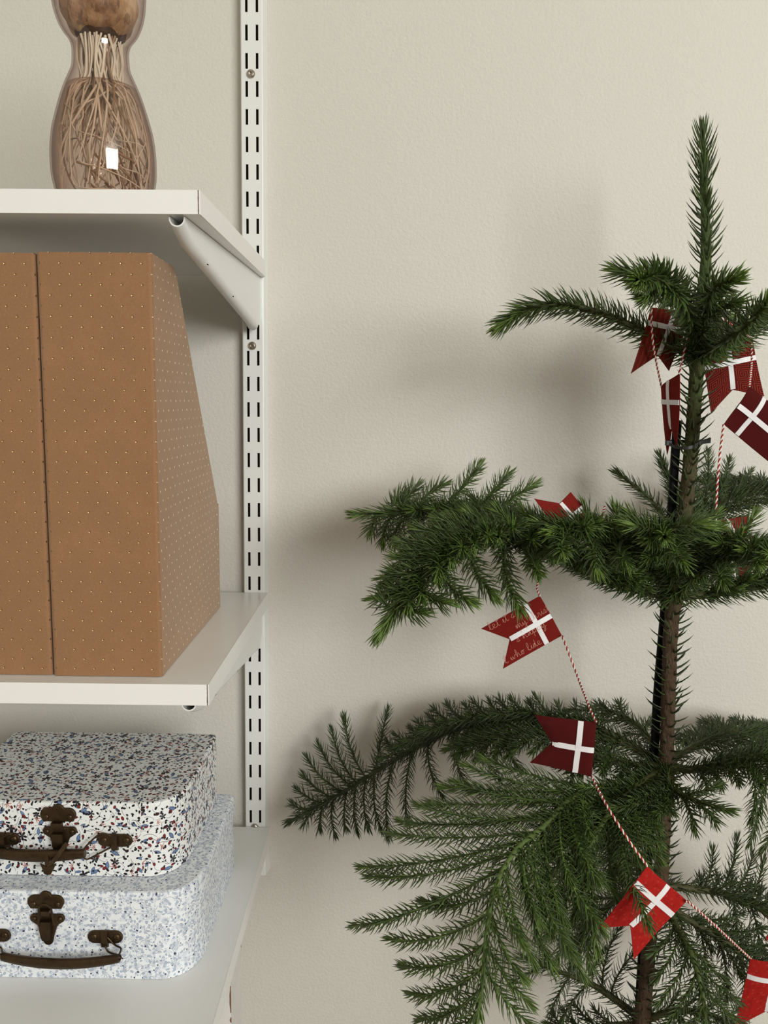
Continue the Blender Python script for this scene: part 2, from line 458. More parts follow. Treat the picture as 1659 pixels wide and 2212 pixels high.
# ------------------------------------------------------------------ slotted wall rail
RAIL_Y = -.017
def rail_x(z): return -.1733 - .0058*(1.874-z)
def build_rail():
    root = empty('wall_rail', 'white slotted steel upright rail screwed to the beige wall', 'rail', (rail_x(1.3), 0, .757))
    zt, zb = 1.98, .757
    hw, sw, gap, bv = .01345, .0016, .0063, .0014
    b = MB()
    def P(u, y, z): return (rail_x(z)+u, y, z)
    us = [-hw+bv, -gap-sw, -gap+sw, gap-sw, gap+sw, hw-bv]
    z0 = 1.8744
    zs = [zt]; slots = []
    k = -3
    while True:
        a = z0-.032*k; c = a-.0181
        if c < zb+.004: break
        if a < zt: slots.append((a, c)); zs += [a, c]
        k += 1
    zs.append(zb)
    isslot = {round(a, 5) for a, _ in slots}
    for i in range(len(zs)-1):
        a, c = zs[i], zs[i+1]
        for j in range(5):
            u0, u1 = us[j], us[j+1]
            if round(a, 5) in isslot and j in (1, 3):
                q = [(u0, a), (u1, a), (u1, c), (u0, c)]          # the pressed slot: four thin walls, shade painted on a sheet behind
                for m_ in range(4):
                    (ua, za), (ub, zb_) = q[m_], q[(m_+1) % 4]
                    b.add([P(ua, RAIL_Y, za), P(ub, RAIL_Y, zb_), P(ub, RAIL_Y+.0018, zb_), P(ua, RAIL_Y+.0018, za)], [(0, 1, 2, 3)])
            else:
                b.add([P(u0, RAIL_Y, a), P(u1, RAIL_Y, a), P(u1, RAIL_Y, c), P(u0, RAIL_Y, c)], [(0, 1, 2, 3)])
    for s in (-1, 1):                                              # rounded arris and the side flanks flaring to the wall
        prof = [(hw-bv, RAIL_Y), (hw-bv*.35, RAIL_Y+bv*.3), (hw, RAIL_Y+bv), (hw+.0030, -.0002)]
        for (u0, y0), (u1, y1) in zip(prof, prof[1:]):
            b.add([P(s*u0, y0, zt), P(s*u1, y1, zt), P(s*u1, y1, zb), P(s*u0, y0, zb)], [(0, 1, 2, 3)])
    b.build('channel', M['powder'], root)
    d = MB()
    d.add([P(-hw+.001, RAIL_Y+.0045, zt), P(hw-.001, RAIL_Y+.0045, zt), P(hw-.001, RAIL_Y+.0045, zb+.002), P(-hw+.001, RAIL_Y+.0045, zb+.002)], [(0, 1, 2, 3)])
    d.build('slot_shade', M['rail_dark'], root)  # near-black sheet added to stand for the shade behind the slots
    for px, py in ((542, 160), (545, 747), (550.5, 1786.5)):
        c = at(px, py, RAIL_Y); s = MB(); rings = []
        for r, h in ((.0052, .0003), (.0052, .0012), (.0044, .0024), (.0030, .0031)):
            rings.append([(c[0]+r*cs(t), RAIL_Y-h, c[2]+r*sn(t)) for t in np.linspace(0, 2*np.pi, 20, endpoint=False)])
        s.loft(rings, 0, True, False, True)
        rim = rings[-1]; hexr = [(c[0]+.0021*cs(t), RAIL_Y-.0031, c[2]+.0021*sn(t)) for t in np.linspace(0, 2*np.pi, 20, endpoint=False)]
        deep = [(x, RAIL_Y-.0010, z) for x, _, z in hexr]
        s.loft([rim, hexr, deep], 0, False, True)
        tag(s.build('screw', M['steel'], root), 'round steel screw head')
build_rail()

# ------------------------------------------------------------------ shelves and brackets
XS, YB, DEPTH, TH = -.1597, -.0192, .3636, .0188
Z1, Z2, Z3 = 1.40+.1675, 1.40-.2504, 1.40-.5723
def shelf(zt, label, depth=DEPTH):
    xl, yf = -1.05, YB-depth
    root = empty('shelf', label, 'shelf', (XS-.3, YB-depth/2, zt-TH), 'white shelves on the slotted rail')
    b = MB(); b.box((xl, yf+.0007, zt-TH), (XS-.0007, YB, zt)); b.build('board', M['melamine'], root)
    b = MB(); b.box((xl, yf-.0004, zt-TH-.0002), (XS-.0011, yf+.0006, zt+.0002), 0, .0003); b.build('edge_band', M['band'], root)
    b = MB(); b.box((XS-.0007, yf+.0002, zt-TH-.0002), (XS+.0005, YB, zt+.0002), 0, .0003); b.build('edge_band', M['band'], root)
    g = MB(); x = XS-.0010                                          # the ragged glue line between the two bands
    zz = np.linspace(zt-TH, zt, 14)
    w = [.00022+.00026*random.random() for _ in zz]
    g.loft([[(x-a, yf-.00045, z), (x+a, yf-.00045, z), (x+a, yf+.0004, z), (x-a, yf+.0004, z)] for z, a in zip(zz, w)])
    tag(g.build('glue_line', M['gapline'], root), 'dark ragged glue line at the shelf corner')
    return root
shelf(Z1, 'white shelf at the top carrying the glass bulb vase')
shelf(Z2, 'white shelf in the middle carrying the brown magazine files')
shelf(Z3, 'white shelf at the bottom carrying the two patterned suitcases', .56)

def bracket(zt, label, xf, xb, hb, hf):
    """folded steel bracket: a U channel, open at the top, deep at the rail and shallow at the nose"""
    zt -= TH + .0004
    root = empty('shelf_bracket', label, 'bracket', (xb, -.02, zt-.05), 'white folded steel shelf brackets')
    n = 22; outer, inner = [], []
    yb, yf = RAIL_Y-.0006, -.3745
    for i in range(n):
        t = i/(n-1); y = yb + (yf-yb)*t
        h = hb + (hf-hb)*t
        if t < .05: h = hb - .013*(1-t/.05)**2
        if t > .92: h = hf*(1-.50*((t-.92)/.08)**2)
        cx = xb + (xf-xb)*t; w = .0068
        for lst, o in ((outer, 0.), (inner, .0012)):
            ww, r = w-o, w-o
            pr = [(-ww, 0)] + [(-ww*cs(a), -(h-o-r) - r*sn(a)) for a in np.linspace(0, np.pi, 13)] + [(ww, 0)]
            lst.append([(cx+u, y, zt+v) for u, v in pr])
    b = MB()
    b.loft(outer, 0, False, False, True, closed=False); b.loft(inner, 0, False, False, True, closed=False)
    m = len(outer[0])
    for ring_o, ring_i in ((outer[0], inner[0]), (outer[-1], inner[-1])):
        for j in range(m-1): b.add([ring_o[j], ring_o[j+1], ring_i[j+1], ring_i[j]], [(0, 1, 2, 3)])
    b.build('folded_channel', M['powder'], root)
    for t in (.24, .56):                                            # hooks and the nicks along the fold
        y = yb+(yf-yb)*(1-t); h = hb+(hf-hb)*(1-t); cx = xb+(xf-xb)*(1-t)
        s = MB(); s.box((cx+.0030, y-.0026, zt-h+.0022), (cx+.0056, y+.0026, zt-h+.0035), 0, .0004)
        tag(s.build('nick', M['rail_dark'], root), 'dark nick in the fold of the bracket')
    for dz in (.024, .056):
        s = MB(); s.box((xb-.0012, RAIL_Y-.0004, zt-dz-.010), (xb+.0012, RAIL_Y+.0036, zt-dz+.002)); s.build('hook', M['powder'], root)
bracket(Z1, 'white tapering steel bracket seen from below under the top shelf', -.1806, -.1728, .066, .0165)
bracket(Z2, 'white steel bracket under the middle shelf, its round nose showing', -.1792, -.1745, .054, .0165)

# ------------------------------------------------------------------ painted post under the bottom shelf
def post():
    root = empty('shelf_post', 'old white painted wooden post with chipped edge under the bottom shelf', 'post', (-.19, -.27, 0))
    x1, y0, y1, zt = -.1603, -.3010, -.2390, Z3-TH-.0003
    b = MB(); b.box((-.235, y0, 0), (x1, y1, zt), 0, .0012); b.build('post_shaft', M['old_paint'], root)
    for za, zb in ((.802, .772), (.767, .761), (.736, .722), (.715, .709)):
        s = MB(); n = 7; rings = []
        for i in range(n):
            z = za+(zb-za)*i/(n-1); w = (.0004+.0008*sn(math.pi*i/(n-1)))*random.uniform(.7, 1.2)
            rings.append([(x1-w, y0-.00025, z), (x1+.00025, y0-.00025, z), (x1+.00025, y0+w*.8, z), (x1-w*.3, y0+w*.3, z)])
        s.loft(rings); tag(s.build('paint_chip', M['chip'], root), 'brown bare wood where the paint is chipped')
    c = at(525, 2036, y1)
    s = MB(); s.box((x1-.0004, y1-.0012, zt-.0052), (x1+.0004, y1+.0003, zt-.0012)); s.build('paint_chip', M['chip'], root)
post()

# ------------------------------------------------------------------ magazine files
def magazine_file(dx, dy, dz, label):
    x1, x0 = -.2055+dx, -.3036+dx
    yf, yb = -.3636+dy, -.0990+dy
    z0, zt = Z2+.0004, 1.5208+dz
    root = empty('magazine_file', label, 'magazine file', ((x0+x1)/2, (yf+yb)/2, z0), 'gold dotted magazine files on the middle shelf')
    # height of the side wall along its depth: level at the front, one long slope, a small step down to the low back
    prof = [(-.3636, zt), (-.2960, zt-.0003), (-.2875, zt-.0012), (-.2810, zt-.0048), (-.2750, zt-.0120), (-.2481, 1.4715+dz), (-.1931, 1.3953+dz), (-.1200, 1.2960+dz), (-.1085, 1.2810+dz), (-.1052, 1.2740+dz), (-.1040, 1.2735+dz), (-.1020, 1.2755+dz), (-.0990, 1.2740+dz)]
    prof = [(y+dy, z) for y, z in prof]
    c = .0030; t = .0022
    def path(o):
        """plan of the outer (o=0) or inner wall: left back -> left front -> right front -> right back"""
        a, b_, f, k = x0+o, x1-o, yf+o, c-o*.4
        left = [(a, y, z) for y, z in prof[::-1] if y > yf+k+.001]; right = [(b_, y, z) for y, z in prof if y > yf+k+.001]
        arc = lambda cx, s: [(cx+s*(k*sn(q)-k), f+k-k*cs(q), zt) for q in np.linspace(0, math.pi/2, 5)]
        return left + arc(a, -1)[::-1] + arc(b_, 1) + right
    O, I = path(0.), path(t)
    u = np.r_[0, np.cumsum([math.hypot(p[0]-q[0], p[1]-q[1]) for p, q in zip(O[1:], O)])]
    i_f = min(range(len(O)), key=lambda i: abs(O[i][0]-x1)+abs(O[i][1]-yf)); u = u-u[i_f]-.0010
    b = MB(); n = len(O)
    for Q, flip in ((O, 0), (I, 1)):
        for i in range(n-1):
            p, q = Q[i], Q[i+1]
            b.add([(p[0], p[1], z0), (q[0], q[1], z0), q, p], [(0, 1, 2, 3)], 0,
                  [[(u[i], z0-zt), (u[i+1], z0-zt), (u[i+1], q[2]-zt), (u[i], p[2]-zt)]])
    b.build('sleeve', M['kraft'], root)
    e = MB()
    for i in range(n-1): e.add([O[i], O[i+1], I[i+1], I[i]], [(0, 1, 2, 3)])
    e.build('cut_edge', M['kraft_edge'], root)
    k = MB(); k.box((x0+t, yb-t, z0), (x1-t, yb, prof[-1][1]-.001)); k.build('back_panel', M['kraft'], root)
    k = MB(); k.box((x0+t, yf+t, z0), (x1-t, yb-t, z0+.002)); k.build('bottom', M['kraft_edge'], root)
magazine_file(0, 0, 0, 'brown gold-dotted magazine file nearest the wall rail, its slanting side showing')
magazine_file(-.1000, .0015, -.0006, 'brown gold-dotted magazine file half cut off at the left edge')

# ------------------------------------------------------------------ paper suitcases
def rounded(x0, x1, y0, y1, rf=(.040, .056), rb=(.010, .010), d=0.):
    """plan of a suitcase: big soft corners at the front, tight ones at the back"""
    x0, x1, y0, y1 = x0+d, x1-d, y0+d, y1-d
    out = []
    for cx, cy, rx, ry, a0 in ((x1-rf[0]+d, y0+rf[1]-d, rf[0]-d, rf[1]-d, -90), (x1-rb[0]+d, y1-rb[1]+d, rb[0]-d, rb[1]-d, 0),
                               (x0+rb[0]-d, y1-rb[1]+d, rb[0]-d, rb[1]-d, 90), (x0+rf[0]-d, y0+rf[1]-d, rf[0]-d, rf[1]-d, 180)):
        for q in np.linspace(0, 90, 11 if rx > .02 else 5):
            a = math.radians(a0+q); e = .86
            ca, sa = cs(a), sn(a)
            out.append((cx+rx*math.copysign(abs(ca)**e, ca), cy+ry*math.copysign(abs(sa)**e, sa)))
    return out
def shell(mb, plan, z0, z1, bev, skirt=0.):
    """a closed paper box over a plan, top arris softened; UVs wrap round the sides and lie flat on top"""
    n = len(plan(0.)); base = plan(0.)
    u = np.r_[0, np.cumsum([math.hypot(base[i][0]-base[i-1][0], base[i][1]-base[i-1][1]) for i in range(1, n)] + [math.hypot(base[0][0]-base[-1][0], base[0][1]-base[-1][1])])]
    lv = [(0., z0), (0., z1-bev), (bev*.30, z1-bev*.30), (bev, z1)] if bev else [(0., z0), (0., z1)]
    rings = [[(x, y, z) for x, y in plan(d)] for d, z in lv]
    for i in range(len(rings)-1):
        for j in range(n):
            k = (j+1) % n
            mb.add([rings[i][j], rings[i][k], rings[i+1][k], rings[i+1][j]], [(0, 1, 2, 3)], 0,
                   [[(u[j], lv[i][1]), (u[j+1], lv[i][1]), (u[j+1], lv[i+1][1]), (u[j], lv[i+1][1])]], True)
    for r in (rings[0], rings[-1]): mb.add(r, [list(range(n))], 0, [[(p[0]+.31, p[1]+.77) for p in r]])
def rivet(c, r, h=.0016):
    """a domed rivet head on a front (facing -y)"""
    s = MB(); th = np.linspace(0, 2*np.pi, 14, endpoint=False)
    s.loft([[(c[0]+r*a*cs(t), c[1]-h*k, c[2]+r*a*sn(t)) for t in th] for a, k in ((1, 0), (.92, .45), (.66, .82), (.28, 1.))], 0, True, True, True)
    return s
def ell(cx, cz, rx, rz, a0, a1, n=10): return [(cx+rx*cs(math.radians(a)), cz+rz*sn(math.radians(a))) for a in np.linspace(a0, a1, n)]

def suitcase(label, mat, x0, x1, y0, y1, z0, z1, seam, latch_x, mounts, closed, lid_over):
    root = empty('suitcase', label, 'suitcase', ((x0+x1)/2, (y0+y1)/2, z0), 'paper suitcases stacked on the bottom shelf')
    b = MB(); shell(b, lambda d: rounded(x0, x1, y0, y1, d=d), z0+.0003, seam-.0007, .0006); b.build('base', mat, root)
    b = MB(); shell(b, lambda d: rounded(x0-lid_over, x1+lid_over, y0-.0006, y1+lid_over, d=d), seam, z1, .0026); b.build('lid', mat, root)
    yf = y0-.0008; X, Z, N = (1, 0, 0), (0, 0, 1), (0, -1, 0)
    # upper plate of the latch: three lobes
    lx, s = latch_x, 1.0
    up = [(-.0150, -.0022)] + ell(-.0108, .0050, .0072, .0072, 215, 95, 8) + ell(0, .0092, .0068, .0070, 155, 25, 8) + ell(.0108, .0050, .0072, .0072, 85, -35, 8) + [(.0150, -.0022)]
    p = MB(); p.prism(up[::-1], (lx, yf, seam+.0070), X, Z, N, .0020, .0010); upper = p.build('latch_plate', M['brass'], root)
    for sx in (-1, 1): rivet((lx+sx*.0118, yf-.0019, seam+.0098), .0030).build('rivet', M['brass'], upper)
    low = ell(-.0126, -.0052, .0045, .0046, 110, 250, 7) + [(-.0098, -.0125), (-.0062, -.0225), (-.0048, -.0282)] + ell(0, -.0288, .0048, .0046, 190, 350, 7) + [(.0062, -.0225), (.0098, -.0125)] + ell(.0126, -.0052, .0045, .0046, -70, 70, 7)
    p = MB(); p.prism(low, (lx+.0010, yf, seam), X, Z, N, .0020, .0009); lower = p.build('keeper_plate', M['brass'], root)
    for sx in (-1, 1): rivet((lx+.0010+sx*.0126, yf-.0019, seam-.0055), .0026).build('rivet', M['brass'], lower)
    p = MB(); p.box((lx-.0058, yf-.0072, seam+.0006), (lx+.0052, yf-.0018, seam+.0054), 0, .0007); p.build('latch_hook', M['brass'], root)
    p = MB(); p.loft([[(lx+c*w, yf-d, seam+z) for c, d in ((-1, .0018), (-1, .0050+k), (1, .0050+k), (1, .0018))] for z, w, k in ((-.0060, .0056, .0020), (-.0150, .0052, .0020), (-.0235, .0042, .0012), (-.0270, .0034, 0.))])
    p.build('latch_tongue', M['brass'], root)
    if closed:                                                     # bail swung up over the hook
        p = MB(); p.prism([(-.0075, -.0120), (-.0066, .0060), (-.0056, .0096), (-.0020, .0122), (.0020, .0120), (.0070, .0088), (.0094, -.0100), (.0076, -.0104), (.0056, .0066), (.0018, .0098), (-.0020, .0100), (-.0046, .0078), (-.0056, -.0120)][::-1], (lx+.0014, yf-.0072, seam+.0022), X, Z, (0, -1, 0), .0009, .0002)
    else:                                                          # bail hanging open over the handle
        p = MB()
        a = np.array([lx+.0128, yf-.0140, seam-.0110]); c = np.array([lx-.0034, yf-.0225, seam-.0330]); d = np.array([lx-.0085, yf-.0150, seam-.0200])
        for q0, q1 in ((a, c), (d, c)):
            dr = unit(q1-q0); sd = unit(np.cross(dr, [0, 1, 0]))*.0021; up_ = np.array([0, -.0006, 0])
            p.loft([[tuple(q-sd-up_), tuple(q+sd-up_), tuple(q+sd+up_), tuple(q-sd+up_)] for q in (q0, q1)])
        p.prism([(-.0072, .0060), (-.0042, -.0030), (-.0012, -.0058), (.0024, -.0054), (.0046, -.0020), (.0088, .0066), (.0040, .0040), (0, .0024), (-.0034, .0040)], (c[0]-.0002, c[1]+.0006, c[2]-.0008), X, Z, N, .0014, .0003)
    p.build('latch_bail', M['brass'], root)
    # handle mounts: pill shaped plates with a strap, wire loops, curved grip
    mz = mounts['z']
    for mx, sx in ((mounts['l'], -1), (mounts['r'], 1)):
        pill = ell(.0106, 0, .0068, .0066, -90, 90, 9) + ell(-.0106, 0, .0068, .0066, 90, 270, 9)
        p = MB(); p.prism(pill, (mx, yf, mz), X, Z, N, .0019, .0009); mt = p.build('handle_mount', M['brass'], root)
        for s2 in (-1, 1): rivet((mx+s2*.0112, yf-.0018, mz), .0036, .0014).build('rivet', M['brass'], mt)
        p = MB(); p.loft([[(mx+u, yf-.0016-d, mz+v) for u, d in ((-.0036, 0), (-.0030, k), (.0030, k), (.0036, 0))] for v, k in ((.0074, .0008), (.0050, .0034), (-.0040, .0040), (-.0086, .0030), (-.0098, .0006))], 0, True, True)
        p.build('mount_strap', M['brass'], mt)
    gl, gr, gz, gy, sag, tip = (mounts[k] for k in ('gl', 'gr', 'gz', 'gy', 'sag', 'tip'))
    n = 25; rings = []
    for i in range(n):
        t = i/(n-1)*2-1; x = (gl+gr)/2+(gr-gl)/2*t
        zc = gz - sag*(1-t*t); hh = mounts['h']*(1-.28*t*t)
        yy = gy - .004*(1-t*t)
        rings.append([(x, yy-.0042*cs(a)-tip*hh*sn(a)*.5, zc+hh*math.copysign(abs(sn(a))**.8, sn(a))) for a in np.linspace(0, 2*np.pi, 16, endpoint=False)])
    p = MB(); p.loft(rings, 0, True, True, True); grip = p.build('handle_grip', M['brass'], root)
    for mx, gx, sx in ((mounts['l'], gl, 1), (mounts['r'], gr, -1)):
        p = MB()
        q = mounts['wire']
        p.tube(smooth_curve([(mx, yf-.0030, mz+.0040), (mx+q[0]*sx*-1, yf-.0040, mz+q[1]), (gx+.0016*-sx, gy, gz+q[2]), (gx+.0012*sx, gy-.001, gz+.0026)], 14), .00095, 7)
        p.tube(smooth_curve([(mx, yf-.0030, mz-.0040), (mx+q[3]*sx*-1, yf-.0060, mz+q[4]), (gx+.0014*-sx, gy, gz+q[5]), (gx+.0012*sx, gy-.001, gz-.0028)], 14), .00095, 7)
        p.build('handle_wire', M['brass'], grip)
suitcase('pale blue blossom paper suitcase at the bottom of the stack', M['floral_pale'], -.4810, -.1890, -.3280, -.1150, Z3, .9200, .8978, -.3343,
         dict(l=-.3876, r=-.2771, z=.8736, gl=-.3748, gr=-.2600, gz=.8588, gy=-.3405, sag=.0040, h=.0064, tip=.55, wire=(.0100, -.0060, .0100, .0040, -.0120, .0020)), True, .0016)
suitcase('white suitcase printed with dark berries and blue leaves on top', M['floral'], -.4515, -.2075, -.3010, -.1200, .9204, .9989, .9743, -.3295,
         dict(l=-.3862, r=-.2733, z=.9598, gl=-.3970, gr=-.3012, gz=.9500, gy=-.3105, sag=.0010, h=.0068, tip=.25, wire=(-.0130, .0085, .0078, -.0160, -.0120, -.0065)), False, .0006)

# ------------------------------------------------------------------ glass bulb vase
def vase():
    cy = -.3150
    rows = [(0, 120, 316), (25, 125, 315), (50, 134.7, 311), (70, 144, 302), (87, 154, 287), (100, 157.6, 280), (112, 158.8, 277), (130, 158.5, 277), (150, 157, 279), (165, 150.8, 283.8),
            (180, 143.5, 289), (195, 137, 294.8), (220, 129.5, 304), (250, 122.6, 314), (270, 119.6, 321), (290, 117.5, 327.6), (330, 115, 333.6), (370, 116.4, 335), (390, 119.5, 334.6), (400, 122.6, 334)]
    pr = []
    for y, l, r in rows:
        a, b_ = at(l, y, cy), at(r, y, cy); pr.append(((a[0]+b_[0])/2, (a[2]+b_[2])/2, (b_[0]-a[0])/2))
    cx = float(np.mean([p[0] for p in pr[3:]])); zb = Z1+.0004
    prof = [(r, z) for _, z, r in pr][::-1]
    top = prof[-1]
    prof += [(top[0]+.0006, top[1]+.008), (top[0]-.0004, top[1]+.018), (top[0]-.003, top[1]+.026), (top[0]-.002, top[1]+.034)]
    prof = [(.0380, zb), (.0405, zb+.0035)] + [p for p in prof if p[1] > zb+.006]
    th = np.linspace(0, 2*np.pi, 64, endpoint=False)
    ring = lambda r, z: [(cx+r*cs(t), cy+r*sn(t), z) for t in th]
    root = empty('bulb_vase', 'rose-tinted waisted glass bulb vase on the top shelf', 'vase', (cx, cy, zb))
    P = smooth_curve([(r, 0, z) for r, z in prof], 70); prof2 = [(p[0], p[2]) for p in P]
    b = MB(); b.loft([ring(r, z) for r, z in prof2], 0, True, False, True)
    b.loft([ring(max(.001, r-.0016), z) for r, z in prof2 if z > zb+.004], 0, True, False, True)
    b.loft([ring(prof2[-1][0], prof2[-1][1]), ring(prof2[-1][0]-.0008, prof2[-1][1]+.0008), ring(prof2[-1][0]-.0016, prof2[-1][1])], 0, False, False, True)
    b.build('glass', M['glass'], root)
    zw = at(216, 193, cy)[2]
    rad = lambda z: float(np.interp(z, [q[1] for q in prof2], [q[0] for q in prof2]))
    w = MB(); zz = list(np.linspace(zb+.0052, zw, 24))
    rr = [(rad(z)-.0020, z) for z in zz] + [(rad(zw)-.0024, zw-.0006), (rad(zw)-.006, zw-.0012)]
    w.loft([ring(r, z) for r, z in rr], 0, True, True, True)
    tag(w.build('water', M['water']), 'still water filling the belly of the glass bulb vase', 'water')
    # bulb
    ctr = at(213, 14, cy); bx, bz = ctr[0], ctr[2]
    bulb = empty('flower_bulb', 'brown papery flower bulb sitting in the neck of the glass vase', 'bulb', (bx, cy, bz))
    b = MB(); rings = []
    for i in range(34):
        a = -math.pi/2 + math.pi*i/33
        r = .0318*max(.02, cs(a))**.62; z = bz + (.0270*sn(a) if a < 0 else .036*sn(a))
        if a > .9: r *= 1-.25*(a-.9)
        ri = []
        for t in np.linspace(0, 2*np.pi, 48, endpoint=False):
            k = 1+.035*sn(5*t+1.7+2*a)+.025*sn(9*t-3*a)+.018*sn(17*t+5*a)
            ri.append((bx+r*k*cs(t), cy+r*k*sn(t), z+.0012*sn(6*t)))
        rings.append(ri)
    b.loft(rings, 0, True, True, True); b.build('bulb_body', M['bulb'], bulb)
    zk = bz-.0255
    b = MB(); b.loft([[(bx+.0010+r*cs(t)*(1+.1*sn(4*t)), cy+r*sn(t), zk+d) for t in np.linspace(0, 2*np.pi, 24, endpoint=False)] for r, d in ((.0205, .006), (.0195, .0), (.0150, -.004), (.0080, -.006))], 0, True, True, True)
    b.build('basal_plate', M['root_plate'], bulb)
    neck = min(q[0] for q in prof2)-.0030
    n_root = 120
    for i in range(n_root):
        a = i*2.39996; f = math.sqrt((i+.5)/n_root)
        r0 = .0185*f; p = [np.array([bx+r0*cs(a), cy+r0*sn(a), zk-.002])]
        a2 = a+random.uniform(-.5, .5)
        p.append(np.array([cx+neck*.80*f*cs(a2)+random.uniform(-.0045, .0045), cy+neck*.80*f*sn(a2), zk-.020]))
        p.append(np.array([cx+neck*.90*f*cs(a2)+random.uniform(-.002, .002), cy+neck*.9*f*sn(a2), zk-.038]))
        z = zk-.038; a3 = a2; ln = random.choice([.03, .05, .075, .10, .115]) if i > 8 else .05
        drift = random.uniform(-1.1, 1.1); end = max(zb+.012, z-ln); fr = f
        steps = 6; base_end = z
        for k in range(1, steps+1):
            t = k/steps; zz_ = base_end+(end-base_end)*t
            a3 = a2+drift*t*1.5; R = rad(zz_)-.0045
            fr = min(.97, f+(random.uniform(.05, .30))*t)
            p.append(np.array([cx+R*fr*cs(a3), cy+R*fr*sn(a3), zz_]))
        if i % 9 == 0:                                              # a few roots curl round the belly
            zz_ = p[-1][2]; R = rad(zz_)-.005
            for k in range(1, 5): p.append(np.array([cx+R*.95*cs(a3+.35*k), cy+R*.95*sn(a3+.35*k), max(zb+.008, zz_-.004*k)]))
        c = smooth_curve(p, 34); old = i % 7 == 3
        b = MB(); b.tube(c, np.linspace(.00108, .00055, 34)*random.uniform(.7, 1.25), 6)
        o = b.build('root', M['root_old'] if old else M['root'], bulb)
        if old: tag(o, 'browned root')
    # brown root mass curling round the belly on the right and at the left
    for k in range(17):
        a = random.uniform(-2.3, .9); z = random.uniform(zb+.014, zw-.030); p = []
        R = rad(z)-.006; f0 = random.uniform(.45, .95)
        for j in range(6):
            z2 = min(zw-.006, max(zb+.008, z-.007*j+random.uniform(-.003, .003))); R = rad(z2)-.005
            p.append((cx+R*f0*cs(a+.30*j), cy+R*f0*sn(a+.30*j), z2))
        b = MB(); b.tube(smooth_curve(p, 24), np.linspace(.0016, .0009, 24)*random.uniform(.6, 1.2), 6)
        tag(b.build('root', M['root_old'], bulb), 'browned root')
vase()

